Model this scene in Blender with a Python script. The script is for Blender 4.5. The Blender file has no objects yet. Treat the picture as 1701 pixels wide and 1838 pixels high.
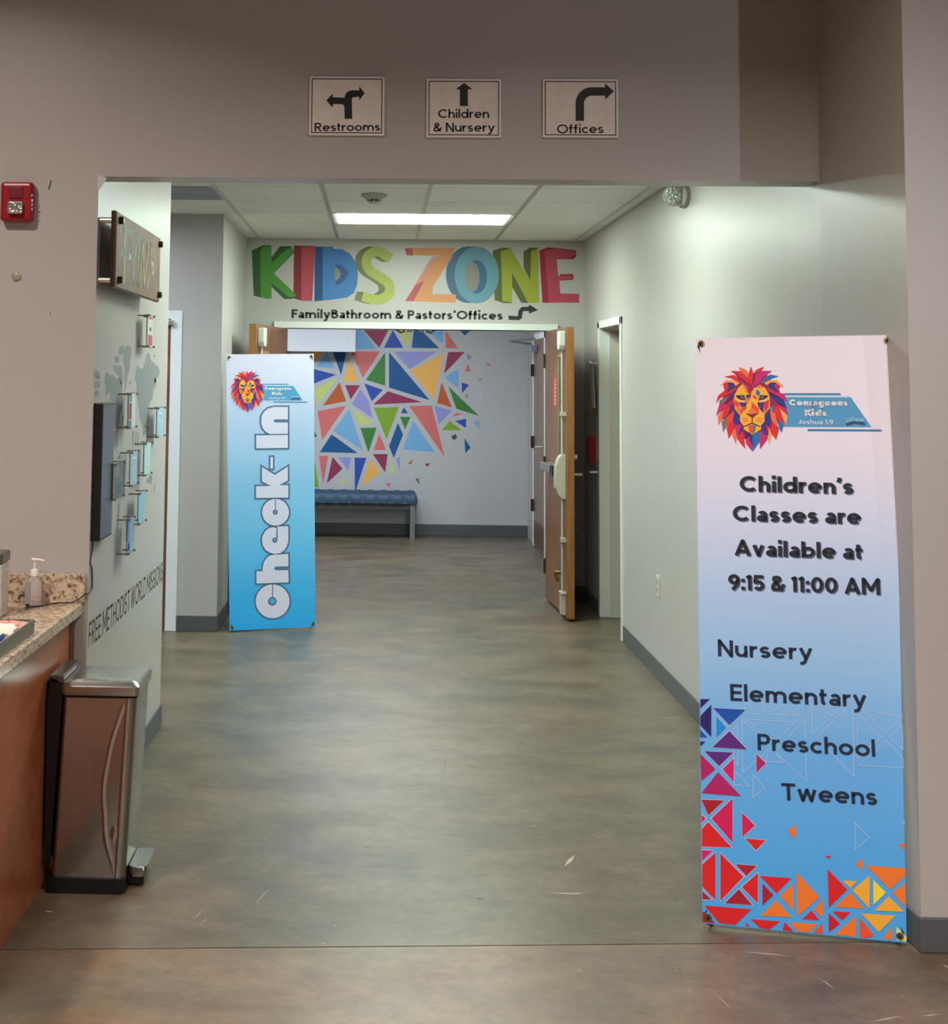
import bpy, bmesh, math, random
from mathutils import Vector, Matrix
random.seed(7)
scene = bpy.context.scene
COL = scene.collection

# ------------------------------------------------------------------ camera
F, PX, PY, YAW, PIT, ROLL, CH = 2462.39, 606.22, 479.97, -0.0316, 0.0797, -0.0116, 1.6595
W, H = 1701.0, 1838.0
_cy, _sy, _cp, _sp = math.cos(YAW), math.sin(YAW), math.cos(PIT), math.sin(PIT)
fwd = Vector((_sy*_cp, _cy*_cp, _sp))
r0v = Vector((_cy, -_sy, 0)); d0v = fwd.cross(r0v)
cr, sr = math.cos(ROLL), math.sin(ROLL)
rgt = cr*r0v + sr*d0v; dwn = -sr*r0v + cr*d0v
cam = bpy.data.cameras.new('camera')
cam.sensor_fit = 'HORIZONTAL'; cam.sensor_width = 36.0; cam.lens = F/W*36.0
cam.shift_x = (W/2-PX)/W; cam.shift_y = (PY-H/2)/W
cam.clip_start = 0.05; cam.clip_end = 100
camo = bpy.data.objects.new('camera', cam); COL.objects.link(camo)
M = Matrix((( rgt.x, -dwn.x, -fwd.x, 0), (rgt.y, -dwn.y, -fwd.y, 0), (rgt.z, -dwn.z, -fwd.z, CH), (0, 0, 0, 1)))
camo.matrix_world = M
scene.camera = camo

def ray(x, y): return rgt*((x-PX)/F) + dwn*((y-PY)/F) + fwd
def on(plane, x, y):
    """world point where the sight line through a photo point meets a real surface (point, normal)"""
    p, n = plane; r = ray(x, y); c = Vector((0, 0, CH))
    return c + r*((p-c).dot(n)/r.dot(n))
def planeY(d): return (Vector((0, d, 0)), Vector((0, -1, 0)))
def planeX(x): return (Vector((x, 0, 0)), Vector((-1 if x > 0 else 1, 0, 0)))

# ------------------------------------------------------------------ world, light, exposure
scene.view_settings.view_transform = 'Standard'
scene.view_settings.look = 'None'
scene.view_settings.gamma = 1.0
scene.view_settings.use_curve_mapping = False
scene.view_settings.exposure = 0.0
world = bpy.data.worlds.new('world'); scene.world = world; world.use_nodes = True
bg = world.node_tree.nodes['Background']; bg.inputs[0].default_value = (0.5, 0.5, 0.55, 1); bg.inputs[1].default_value = 0.05
WARM = (1.0, 0.85, 0.77); COOLW = (0.86, 1.0, 0.80)
def area(name, loc, sx, sy, power, color, rot=(0, 0, 0), spread=None):
    l = bpy.data.lights.new(name, 'AREA'); l.shape = 'RECTANGLE'; l.size = sx; l.size_y = sy
    l.energy = power; l.color = color
    if spread: l.spread = spread
    o = bpy.data.objects.new(name, l); o.location = loc; o.rotation_euler = rot; COL.objects.link(o); return o
# warm downlights of the foyer around the photographer
for (x, y, p) in [(-1.9, 3.0, 60), (0.8, 2.4, 50), (-1.2, 0.4, 75), (1.9, 0.0, 75), (-0.6, -2.5, 80), (2.6, -3.2, 80)]:
    area('foyer_downlight', (x, y, 3.75), 0.18, 0.18, p*1.04, WARM, spread=math.radians(140))
# cooler far light whose beam passes the corner of the right hand wall
lk = bpy.data.lights.new('far_spot', 'SPOT'); lk.energy = 400; lk.color = (0.86, 0.9, 1.0); lk.shadow_soft_size = 0.07
lk.spot_size = math.radians(27); lk.spot_blend = 0.7
lko = bpy.data.objects.new('far_spot', lk); COL.objects.link(lko)
LKP = Vector((5.75, -5.1, 3.3)); lko.location = LKP
lko.rotation_euler = (Vector((0.35, 4.9, 3.05))-LKP).to_track_quat('-Z', 'Y').to_euler()
ck2 = bpy.data.lights.new('pillar_fill_spot', 'SPOT'); ck2.energy = 520; ck2.color = (0.88, 0.93, 1.0); ck2.shadow_soft_size = 0.25  # added unseen fill lamp that brightens the pillar and large banner
ck2.spot_size = math.radians(25); ck2.spot_blend = 0.6
cko = bpy.data.objects.new('pillar_fill_spot', ck2); COL.objects.link(cko); CKP = Vector((2.1, -4.2, 3.6)); cko.location = CKP
cko.rotation_euler = (Vector((1.6, 4.2, 0.75))-CKP).to_track_quat('-Z', 'Y').to_euler()
FIX = 35     # emission of the corridor ceiling panels
area('far_room_light', (0.0, 12.6, 2.68), 1.2, 0.6, 62, (0.88, 0.95, 1.0))
area('far_room_light', (-1.9, 13.0, 2.68), 1.2, 0.6, 50, (0.80, 0.90, 1.0))
area('alcove_light', (-2.0, 7.7, 2.68), 0.6, 1.2, 40, (0.78, 0.88, 1.0))

# ------------------------------------------------------------------ materials
def s2l(c):
    return tuple(((v/255)/12.92 if v/255 <= 0.04045 else ((v/255+0.055)/1.055)**2.4) for v in c)
MATS = {}
def mat(name, rgb, rough=0.6, metal=0.0, bump=0.0, bscale=60.0, var=0.0, vscale=3.0, spec=0.5, coat=0.0, emit=0.0, alpha=None, trans=0.0, stretch=None, aniso=None):
    if name in MATS: return MATS[name]
    m = bpy.data.materials.new(name); m.use_nodes = True; nt = m.node_tree; b = nt.nodes['Principled BSDF']
    c = s2l(rgb) if max(rgb) > 1.0 else rgb
    b.inputs['Base Color'].default_value = (*c, 1)
    b.inputs['Roughness'].default_value = rough; b.inputs['Metallic'].default_value = metal
    b.inputs['Specular IOR Level'].default_value = spec
    b.inputs['Coat Weight'].default_value = coat
    if trans: b.inputs['Transmission Weight'].default_value = trans
    if emit:
        b.inputs['Emission Color'].default_value = (*c, 1); b.inputs['Emission Strength'].default_value = emit
    if bump or var:
        tc = nt.nodes.new('ShaderNodeTexCoord'); mp = nt.nodes.new('ShaderNodeMapping')
        nt.links.new(tc.outputs['Object'], mp.inputs[0])
        if stretch: mp.inputs['Scale'].default_value = stretch
    if var:
        n = nt.nodes.new('ShaderNodeTexNoise'); n.inputs['Scale'].default_value = vscale; n.inputs['Detail'].default_value = 6
        nt.links.new(mp.outputs[0], n.inputs['Vector'])
        mx = nt.nodes.new('ShaderNodeMix'); mx.data_type = 'RGBA'
        mx.inputs[6].default_value = (*[v*(1-var) for v in c], 1); mx.inputs[7].default_value = (*[min(1, v*(1+var)) for v in c], 1)
        nt.links.new(n.outputs['Fac'], mx.inputs[0]); nt.links.new(mx.outputs[2], b.inputs['Base Color'])
    if bump:
        n2 = nt.nodes.new('ShaderNodeTexNoise'); n2.inputs['Scale'].default_value = bscale; n2.inputs['Detail'].default_value = 3
        nt.links.new(mp.outputs[0], n2.inputs['Vector'])
        bp = nt.nodes.new('ShaderNodeBump'); bp.inputs['Strength'].default_value = bump; bp.inputs['Distance'].default_value = 0.01
        nt.links.new(n2.outputs['Fac'], bp.inputs['Height']); nt.links.new(bp.outputs[0], b.inputs['Normal'])
    MATS[name] = m; return m
def P(rgb, rough=0.55):            # flat printed / painted colour
    return mat('print_%d_%d_%d' % tuple(rgb), rgb, rough)

wallm = mat('greige_wall_paint', (0.475, 0.455, 0.43), 0.36, bump=0.05, bscale=180, var=0.03, vscale=1.2, spec=0.4)
ceilm = mat('ceiling_tile', (0.90, 0.89, 0.86), 0.9, bump=0.25, bscale=220, var=0.04, vscale=30)
gridm = mat('ceiling_grid_metal', (0.44, 0.44, 0.41), 0.5); teem = mat('ceiling_tee_metal', (0.62, 0.62, 0.57), 0.6)
whitem = mat('white_frame_paint', (0.74, 0.77, 0.74), 0.35)
basem = mat('grey_vinyl_base', (84, 87, 90), 0.45, var=0.06)
steel = mat('brushed_steel', (0.56, 0.60, 0.64), 0.11, 1.0, bump=0.35, bscale=2.2, stretch=(1, 1, .55))
steel2 = mat('satin_steel', (0.52, 0.52, 0.50), 0.30, 1.0)
chrome = mat('satin_nickel', (0.72, 0.70, 0.64), 0.3, 0.85)
blackp = mat('black_plastic', (16, 16, 18), 0.4)
brass = mat('aged_brass', (150, 120, 70), 0.3, 0.9)
tanm = mat('beige_metal', (190, 183, 165), 0.4, 0.3)

def wood(name, c1, c2, stretch, rough=0.35):
    m = bpy.data.materials.new(name); m.use_nodes = True; nt = m.node_tree; b = nt.nodes['Principled BSDF']
    tc = nt.nodes.new('ShaderNodeTexCoord'); mp = nt.nodes.new('ShaderNodeMapping'); mp.inputs['Scale'].default_value = stretch
    n = nt.nodes.new('ShaderNodeTexNoise'); n.inputs['Scale'].default_value = 6; n.inputs['Detail'].default_value = 8; n.inputs['Distortion'].default_value = 0.6
    r = nt.nodes.new('ShaderNodeValToRGB'); r.color_ramp.elements[0].color = (*s2l(c1), 1); r.color_ramp.elements[1].color = (*s2l(c2), 1)
    r.color_ramp.elements[0].position = 0.3; r.color_ramp.elements[1].position = 0.72
    nt.links.new(tc.outputs['Object'], mp.inputs[0]); nt.links.new(mp.outputs[0], n.inputs['Vector'])
    nt.links.new(n.outputs['Fac'], r.inputs[0]); nt.links.new(r.outputs[0], b.inputs['Base Color'])
    b.inputs['Roughness'].default_value = rough
    return m
doorw = wood('brown_door_veneer', (106, 68, 42), (142, 98, 66), (3, 3, 0.5))
edgew = wood('orange_door_edge', (140, 92, 45), (165, 112, 58), (6, 6, 0.4))
darkw = wood('dark_sign_edge', (45, 24, 22), (70, 40, 34), (2, 2, 2))
signw = wood('brown_sign_face', (112, 82, 58), (142, 108, 78), (2, 2, 2), 0.6)
cabw = wood('reddish_cabinet_panel', (150, 84, 50), (170, 100, 64), (1, 1, 2), 0.25)

def granite():
    m = bpy.data.materials.new('speckled_granite'); m.use_nodes = True; nt = m.node_tree; b = nt.nodes['Principled BSDF']
    tc = nt.nodes.new('ShaderNodeTexCoord')
    n = nt.nodes.new('ShaderNodeTexNoise'); n.inputs['Scale'].default_value = 62; n.inputs['Detail'].default_value = 6; n.inputs['Roughness'].default_value = 0.7
    r = nt.nodes.new('ShaderNodeValToRGB'); e = r.color_ramp.elements
    e[0].position = 0.36; e[0].color = (*s2l((78, 66, 60)), 1)
    e[1].position = 0.62; e[1].color = (*s2l((214, 196, 172)), 1)
    k = e.new(0.44); k.color = (*s2l((150, 128, 108)), 1)
    k = e.new(0.5); k.color = (*s2l((196, 176, 150)), 1)
    nt.links.new(tc.outputs['Object'], n.inputs['Vector']); nt.links.new(n.outputs['Fac'], r.inputs[0]); nt.links.new(r.outputs[0], b.inputs['Base Color'])
    b.inputs['Roughness'].default_value = 0.18
    return m
granm = granite()

def floor_mat(near=False):
    m = bpy.data.materials.new('stained_polished_concrete'); m.use_nodes = True; nt = m.node_tree; b = nt.nodes['Principled BSDF']
    tc = nt.nodes.new('ShaderNodeTexCoord')
    def noise(scale, detail, st, dist=0.0, rough=0.55):
        mp = nt.nodes.new('ShaderNodeMapping'); mp.inputs['Scale'].default_value = st
        n = nt.nodes.new('ShaderNodeTexNoise'); n.inputs['Scale'].default_value = scale; n.inputs['Detail'].default_value = detail
        n.inputs['Distortion'].default_value = dist; n.inputs['Roughness'].default_value = rough
        nt.links.new(tc.outputs['Object'], mp.inputs[0]); nt.links.new(mp.outputs[0], n.inputs['Vector']); return n
    def ramp(src, stops):
        r = nt.nodes.new('ShaderNodeValToRGB'); e = r.color_ramp.elements
        e[0].position, e[0].color = stops[0][0], (*s2l(stops[0][1]), 1)
        e[1].position, e[1].color = stops[-1][0], (*s2l(stops[-1][1]), 1)
        for p, c in stops[1:-1]:
            k = e.new(p); k.color = (*s2l(c), 1)
        nt.links.new(src, r.inputs[0]); return r
    def mix(a, bb, fac, kind='MIX'):
        x = nt.nodes.new('ShaderNodeMix'); x.data_type = 'RGBA'; x.blend_type = kind
        if isinstance(fac, float): x.inputs[0].default_value = fac
        else: nt.links.new(fac, x.inputs[0])
        nt.links.new(a, x.inputs[6]); nt.links.new(bb, x.inputs[7]); return x.outputs[2]
    n1 = noise(1.0, 9, (0.9, 1.2, 1), 0.5, 0.62)
    n2 = noise(2.7, 11, (0.8, 1.25, 1), 0.35, 0.72)
    n3 = noise(17, 9, (0.8, 1.2, 1), 0.2, 0.78)
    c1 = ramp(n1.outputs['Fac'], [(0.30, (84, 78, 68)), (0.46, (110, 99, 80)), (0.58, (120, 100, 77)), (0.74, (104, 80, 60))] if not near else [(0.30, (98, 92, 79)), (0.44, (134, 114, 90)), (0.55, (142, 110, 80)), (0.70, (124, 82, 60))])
    c2 = ramp(n2.outputs['Fac'], [(0.32, (50, 48, 46)), (0.44, (92, 84, 74)), (0.54, (118, 107, 91)), (0.68, (146, 130, 110))])
    c3 = ramp(n3.outputs['Fac'], [(0.3, (70, 70, 70)), (0.7, (176, 176, 176))])
    col = mix(c1.outputs[0], c2.outputs[0], 0.48)
    col = mix(col, c3.outputs[0], 0.5, 'OVERLAY')
    nt.links.new(col, b.inputs['Base Color'])
    n4 = noise(3.5, 6, (1, 1, 1))
    mr = nt.nodes.new('ShaderNodeMapRange'); mr.inputs[3].default_value = 0.27; mr.inputs[4].default_value = 0.5
    nt.links.new(n4.outputs['Fac'], mr.inputs[0]); nt.links.new(mr.outputs[0], b.inputs['Roughness'])
    bp = nt.nodes.new('ShaderNodeBump'); bp.inputs['Strength'].default_value = 0.12; bp.inputs['Distance'].default_value = 0.006
    n5 = noise(9, 5, (1, 1, 1)); nt.links.new(n5.outputs['Fac'], bp.inputs['Height']); nt.links.new(bp.outputs[0], b.inputs['Normal'])
    return m
floorm = floor_mat(); floor_warm = floor_mat(True)  # near slab is browner: warm foyer light put into its stain colours

def ramp_mat(name, stops, h, rough=0.42):
    """printed vertical colour blend of a banner; z runs along its cloth"""
    m = bpy.data.materials.new(name); m.use_nodes = True; nt = m.node_tree; b = nt.nodes['Principled BSDF']
    tc = nt.nodes.new('ShaderNodeTexCoord'); sx = nt.nodes.new('ShaderNodeSeparateXYZ'); mr = nt.nodes.new('ShaderNodeMapRange')
    mr.inputs[2].default_value = h
    r = nt.nodes.new('ShaderNodeValToRGB'); e = r.color_ramp.elements
    e[0].position, e[0].color = stops[0][0], (*s2l(stops[0][1]), 1); e[1].position, e[1].color = stops[-1][0], (*s2l(stops[-1][1]), 1)
    for p, c in stops[1:-1]:
        k = e.new(p); k.color = (*s2l(c), 1)
    nt.links.new(tc.outputs['Object'], sx.inputs[0]); nt.links.new(sx.outputs['Z'], mr.inputs[0]); nt.links.new(mr.outputs[0], r.inputs[0])
    nt.links.new(r.outputs[0], b.inputs['Base Color']); b.inputs['Roughness'].default_value = rough
    return m

# ------------------------------------------------------------------ mesh helpers
OFF = {}
class MB:
    def __init__(s): s.v = []; s.f = []; s.m = []; s.mats = []; s.cur = 0
    def use(s, m):
        if m not in s.mats: s.mats.append(m)
        s.cur = s.mats.index(m); return s
    def add(s, vs, fs):
        k = len(s.v); s.v += [Vector(v) for v in vs]
        for f in fs: s.f.append([i+k for i in f]); s.m.append(s.cur)
        return s
    def box(s, x0, x1, y0, y1, z0, z1):
        return s.add([(x0, y0, z0), (x1, y0, z0), (x1, y1, z0), (x0, y1, z0), (x0, y0, z1), (x1, y0, z1), (x1, y1, z1), (x0, y1, z1)],
                     [(3, 2, 1, 0), (4, 5, 6, 7), (0, 1, 5, 4), (1, 2, 6, 5), (2, 3, 7, 6), (3, 0, 4, 7)])
    def obox(s, c, ax, h):
        c = Vector(c); a = [Vector(v).normalized()*k for v, k in zip(ax, h)]
        vs = [c+a[0]*i+a[1]*j+a[2]*k for k in (-1, 1) for (i, j) in ((-1, -1), (1, -1), (1, 1), (-1, 1))]
        return s.add(vs, [(3, 2, 1, 0), (4, 5, 6, 7), (0, 1, 5, 4), (1, 2, 6, 5), (2, 3, 7, 6), (3, 0, 4, 7)])
    def prism(s, pts, vec):
        n = len(pts); vec = Vector(vec); a = [Vector(p) for p in pts]
        return s.add(a+[p+vec for p in a], [list(range(n))[::-1], list(range(n, 2*n))]+[(i, (i+1) % n, (i+1) % n+n, i+n) for i in range(n)])
    def rings(s, rs, cap=True):
        n = len(rs[0]); vs = [p for r in rs for p in r]; fs = []
        for k in range(len(rs)-1):
            for i in range(n): fs.append((k*n+i, k*n+(i+1) % n, (k+1)*n+(i+1) % n, (k+1)*n+i))
        if cap: fs += [list(range(n))[::-1], list(range((len(rs)-1)*n, len(rs)*n))]
        return s.add(vs, fs)
    def tube(s, path, r, n=10):
        path = [Vector(p) for p in path]; rs = []; R_ = r if isinstance(r, (list, tuple)) else [r]*len(path)
        t0 = (path[1]-path[0]).normalized(); u = t0.orthogonal().normalized()
        for i, p in enumerate(path):
            t = (path[min(i+1, len(path)-1)]-path[max(i-1, 0)]).normalized()
            u = (u-t*u.dot(t)).normalized(); w = t.cross(u)
            rs.append([p+(u*math.cos(2*math.pi*k/n)+w*math.sin(2*math.pi*k/n))*R_[i] for k in range(n)])
        return s.rings(rs)
    def lathe(s, c, prof, n=24, axis='Z'):
        c = Vector(c); rs = []
        for r, z in prof:
            ring = []
            for k in range(n):
                a = 2*math.pi*k/n; x, y = r*math.cos(a), r*math.sin(a)
                ring.append(c+(Vector((x, y, z)) if axis == 'Z' else Vector((z, x, y)) if axis == 'X' else Vector((y, z, x))))
            rs.append(ring)
        return s.rings(rs)
def obj(name, mb, m=None, parent=None, bevel=0, smooth=False, seg=2):
    me = bpy.data.meshes.new(name); o = bpy.data.objects.new(name, me)
    if parent is not None: off = OFF[parent]
    else:
        xs = [v.x for v in mb.v]; ys = [v.y for v in mb.v]; zs = [v.z for v in mb.v]
        off = Vector(((min(xs)+max(xs))/2, (min(ys)+max(ys))/2, min(zs)))
    me.from_pydata([v-off for v in mb.v], [], mb.f)
    if mb.mats:
        for mm in mb.mats: me.materials.append(mm)
        me.polygons.foreach_set('material_index', mb.m)
    elif m: me.materials.append(m)
    bm = bmesh.new(); bm.from_mesh(me)
    if len(mb.f) > 1 and not getattr(mb, 'flat', False): bmesh.ops.recalc_face_normals(bm, faces=bm.faces)
    bm.to_mesh(me); bm.free()
    COL.objects.link(o)
    if parent is not None: o.parent = parent
    else: o.location = off
    OFF[o] = off
    if bevel:
        b = o.modifiers.new('bevel', 'BEVEL'); b.width = bevel; b.segments = seg; b.limit_method = 'ANGLE'
    if smooth:
        for p in me.polygons: p.use_smooth = True
        if hasattr(me, 'set_sharp_from_angle'): me.set_sharp_from_angle(angle=math.radians(40))
    return o
def thing(name, loc, label, cat, group=None):
    o = bpy.data.objects.new(name, None); o.empty_display_size = 0.1; COL.objects.link(o); o.location = loc; OFF[o] = Vector(loc)
    return tag(o, label, cat, group)
def tag(o, label, cat, group=None):
    o['label'] = label; o['category'] = cat
    if group: o['group'] = group
    return o
def struct(o, label=None):
    o['kind'] = 'structure'
    if label: o['label'] = label
    return o
def sroot(name, loc=(0, 0, 0)):
    o = bpy.data.objects.new(name, None); COL.objects.link(o); o.location = loc; OFF[o] = Vector(loc); o['kind'] = 'structure'; return o

# flat print: polygons given in photo points, laid on a real plane, `layer` steps of 0.4 mm proud of it
def lift(plane, layer): return (plane[0]+plane[1]*0.0004*(layer+1), plane[1])
def flat_polys(mb, plane, polys, layer=0, tr=lambda x, y: (x, y)):
    for i, (pts, c) in enumerate(polys):
        pl = lift(plane, layer); mb.use(P(c) if isinstance(c, tuple) else c)
        w = [on(pl, *tr(x, y)) for x, y in pts]
        nrm = Vector((0, 0, 0))
        for a in range(len(w)): nrm += (w[a]-w[0]).cross(w[(a+1) % len(w)]-w[0])
        if nrm.dot(plane[1]) < 0: w.reverse()
        mb.add(w, [list(range(len(w)))])
    mb.flat = True
    return mb
def curve_verts(build, offset=0.0):
    cu = bpy.data.curves.new('tmp', 'CURVE'); cu.dimensions = '2D'; cu.fill_mode = 'BOTH'
    for pts in build:
        sp = cu.splines.new('POLY'); sp.points.add(len(pts)-1)
        for i, (x, y) in enumerate(pts): sp.points[i].co = (x, y, 0, 1)
        sp.use_cyclic_u = True
    cu.offset = offset
    return _eval(cu)
def _eval(cu):
    o = bpy.data.objects.new('tmp', cu); COL.objects.link(o)
    bpy.context.view_layer.update()
    dg = bpy.context.evaluated_depsgraph_get(); e = o.evaluated_get(dg); me = e.to_mesh()
    vs = [(v.co.x, v.co.y) for v in me.vertices]; fs = [list(p.vertices) for p in me.polygons]
    e.to_mesh_clear(); bpy.data.objects.remove(o); bpy.data.curves.remove(cu)
    return vs, fs
# a plain geometric alphabet drawn as strokes (unit = capital height)
def _e(cx, cy, rx, ry, a0, a1, n=0):
    n = n or max(6, int(abs(a1-a0)/15)); return [(cx+rx*math.cos(math.radians(a0+(a1-a0)*k/n)), cy+ry*math.sin(math.radians(a0+(a1-a0)*k/n))) for k in range(n+1)]
def glyph(c, h):
    X = .70; L = 1.03; q = X/2; ry = (X-2*h)/4; Ry = (1-2*h)/4
    if c == ' ': return [], .30
    if c == 'o': return [_e(.36, q, .36-h, q-h, 0, 360, 28)], .72
    if c == 'c': return [_e(.36, q, .36-h, q-h, 48, 312, 20)], .62
    if c == 'e': return [_e(.36, q, .36-h, q-h, 0, 315, 24), [(h, q), (.72-h*.6, q)]], .71
    if c == 'a': return [_e(.27, .21, .27-h, .21-h, 0, 360, 20), [(.56-h, 0), (.56-h, .45)]+_e(.30, .44, .26-h, .26-h, 10, 150, 9)], .57
    if c == 'n': return [[(h, 0), (h, X)], _e(.31, .38, .31-h, .32-h, 180, 0, 12)+[(.62-h, 0)]], .62
    if c == 'h': return [[(h, 0), (h, L)], _e(.31, .38, .31-h, .32-h, 180, 0, 12)+[(.62-h, 0)]], .62
    if c == 'm': return [[(h, 0), (h, X)], _e(.26+h*.3, .40, .26-h*.7, .30-h, 180, 0, 10)+[(.52-h*.4, 0)], _e(.76-h*.4, .40, .24, .30-h, 180, 0, 10)+[(1.0-h*.4, 0)]], 1.0+h*.6
    if c == 'u': return [[(.62-h, 0), (.62-h, X)], [(h, X)]+_e(.31, .32, .31-h, .32-h, 180, 360, 12)], .62
    if c == 'r': return [[(h, 0), (h, X)], _e(.32, .36, .32-h, .34-h, 180, 75, 8)], .40
    if c == 'i': return [[(h, 0), (h, X)], [(h, .86), (h, .86+2.1*h)]], 2*h
    if c == 'l': return [[(h, 0), (h, L)]], 2*h
    if c == 'd': return [_e(.36, q, .36-h, q-h, 0, 360, 24), [(.72-h, 0), (.72-h, L)]], .72
    if c == 'b': return [_e(.36, q, .36-h, q-h, 0, 360, 24), [(h, 0), (h, L)]], .72
    if c == 'p': return [_e(.36, q, .36-h, q-h, 0, 360, 24), [(h, -.3), (h, X)]], .72
    if c == 'g': return [_e(.36, q, .36-h, q-h, 0, 360, 24), [(.72-h, X), (.72-h, .02)]+_e(.36, 0, .36-h, .28-h*.5, 0, -150, 10)], .72
    if c == 's': return [_e(.26, X-h-ry, .25-h, ry, 25, 270, 12)+_e(.27, h+ry, .26-h, ry, 90, -155, 12)[1:]], .53
    if c == 'v': return [[(h*.95, X), (.32, 0+h*.5), (.64-h*.95, X)]], .64
    if c == 'w': return [[(h*.9, X), (.26, h*.5), (.47, X-h*.3), (.68, h*.5), (.94-h*.9, X)]], .94
    if c == 'y': return [[(h*.95, X), (.33, .04)], [(.66-h*.95, X), (.32, 0), (.25, -.18), (.17, -.27+h*.4), (.04, -.27+h*.4)]], .66
    if c == 't': return [[(.15, .93), (.15, .22)]+_e(.15+.16, .2, .16, .2-h, 180, 260, 5), [(0, X-h), (.36, X-h)]], .38
    if c == 'f': return [[(.15, 0), (.15, .80)]+_e(.15+.18, .80, .18, .23-h, 180, 95, 5), [(0, X-h), (.36, X-h)]], .38
    if c == 'k': return [[(h, 0), (h, L)], [(h, .24), (.5, X)], [(.22, .40), (.54, 0)]], .56
    if c == 'C': return [_e(.5, .5, .5-h, .5-h, 46, 314, 22)], .90
    if c == 'O': return [_e(.52, .5, .52-h, .5-h, 0, 360, 30)], 1.04
    if c == 'D': return [[(h, h), (h, 1-h), (.35, 1-h)]+_e(.38, .5, .44-h, .5-h, 85, -85, 12)+[(h, h)]], .82
    if c == '0': return [_e(.35, .5, .35-h, .5-h, 0, 360, 26)], .70
    if c == 'A': return [[(h*.9, 0), (.44, 1-h*.5), (.88-h*.9, 0)], [(.2, .27), (.68, .27)]], .88
    if c == 'M': return [[(h, 0), (h, 1-h*.3), (.50, .28), (1.0-h, 1-h*.3), (1.0-h, 0)]], 1.0
    if c == 'N': return [[(h, 0), (h, 1-h*.3), (.76-h, h*.3), (.76-h, 1)]], .76
    if c == 'E': return [[(.60, h), (h, h), (h, 1-h), (.60, 1-h)], [(h, .5), (.56, .5)]], .60
    if c == 'F': return [[(h, 0), (h, 1-h), (.58, 1-h)], [(h, .5), (.53, .5)]], .57
    if c == 'H': return [[(h, 0), (h, 1)], [(.7-h, 0), (.7-h, 1)], [(h, .5), (.7-h, .5)]], .70
    if c == 'I': return [[(h, 0), (h, 1)]], 2*h
    if c == 'L': return [[(h, 1), (h, h), (.55, h)]], .55
    if c == 'W': return [[(h, 1), (.32, h*.4), (.58, 1-h*.3), (.84, h*.4), (1.16-h, 1)]], 1.16
    if c == 'S': return [_e(.33, 1-h-Ry, .31-h, Ry, 25, 270, 12)+_e(.34, h+Ry, .32-h, Ry, 90, -155, 12)[1:]], .66
    if c == 'K': return [[(h, 0), (h, 1)], [(h, .34), (.64, 1)], [(.26, .55), (.70, 0)]], .70
    if c == 'J': return [[(.46-h, 1), (.46-h, .3)]+_e(.23, .28, .23-h, .28-h, 0, -160, 8)], .46
    if c == 'P': return [[(h, 0), (h, 1-h), (.36, 1-h)]+_e(.38, .68, .27-h, .32-h, 90, -90, 10)+[(h, .36+h)]], .65
    if c == 'R': return [[(h, 0), (h, 1-h), (.36, 1-h)]+_e(.38, .70, .28-h, .30-h, 90, -90, 10)+[(h, .40+h)], [(.34, .42), (.66-h*.5, 0)]], .70
    if c == 'B': return [[(h, h), (h, 1-h), (.34, 1-h)]+_e(.36, .745, .26-h, .255-h, 90, -90, 8)+[(h, .49+h)], [(h, .49+h), (.36, .49+h)]+_e(.38, .265+h*.5, .30-h, .265-h*.5, 90, -90, 8)+[(h, h)]], .68
    if c == 'T': return [[(.35, 0), (.35, 1)], [(0, 1-h), (.70, 1-h)]], .70
    if c == '1': return [[(.30-h, 0), (.30-h, 1-h), (0.02, .80)]], .32
    if c == '5': return [[(.58, 1-h), (.14, 1-h), (.10, .56)]+_e(.30, .33, .32-h, .33-h, 125, -150, 14)], .62
    if c == '9': return [_e(.33, .67, .33-h, .33-h, 0, 360, 22), [(.66-h, .66), (.52, .34), (.24, 0)]], .66
    if c == ':': return [[(h, h*.1), (h, 2.1*h)], [(h, .52), (h, .52+2*h)]], 2*h
    if c in "'’": return [[(h*1.3, 1.03), (h*1.1, .86), (h*.6, .74)]], 2*h
    if c == '-': return [[(0, .36), (.34, .36)]], .34
    if c == '&': return [[(.76-h, .02), (.24, .62), (.17, .76), (.20, 1-h*1.3), (.33, 1-h), (.46, 1-h*1.4), (.49, .76), (.40, .62), (.16, .44), (h, .25), (.13, h*1.2), (.33, h), (.52, .14), (.66, .30), (.72, .46)]], .78
    return [[(0, 0), (.4, 0), (.4, .7), (0, .7), (0, 0)]], .4
def strip(pts, h, closed=False):
    """ribbon of half width h with mitred joints"""
    n = len(pts); Ls, Rs = [], []; seg = []
    for i in range(n-1):
        dx, dy = pts[i+1][0]-pts[i][0], pts[i+1][1]-pts[i][1]; l = math.hypot(dx, dy) or 1e-9; seg.append((dx/l, dy/l))
    for i in range(n):
        if closed: a, b = seg[(i-1) % (n-1)], seg[i % (n-1)]
        else: a, b = seg[max(0, i-1)], seg[min(i, n-2)]
        nx, ny = -(a[1]+b[1]), a[0]+b[0]; l = math.hypot(nx, ny) or 1e-9; nx /= l; ny /= l
        k = min(2.2, 1/max(.3, nx*-a[1]+ny*a[0]))
        Ls.append((pts[i][0]+nx*h*k, pts[i][1]+ny*h*k)); Rs.append((pts[i][0]-nx*h*k, pts[i][1]-ny*h*k))
    return Ls, Rs
def split_sharp(p):
    out = [[p[0]]]
    for i in range(1, len(p)):
        out[-1].append(p[i])
        if i < len(p)-1:
            a = math.atan2(p[i][1]-p[i-1][1], p[i][0]-p[i-1][0]); b = math.atan2(p[i+1][1]-p[i][1], p[i+1][0]-p[i][0])
            if abs((b-a+math.pi) % (2*math.pi)-math.pi) > math.radians(98): out.append([p[i]])
    return out
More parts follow.
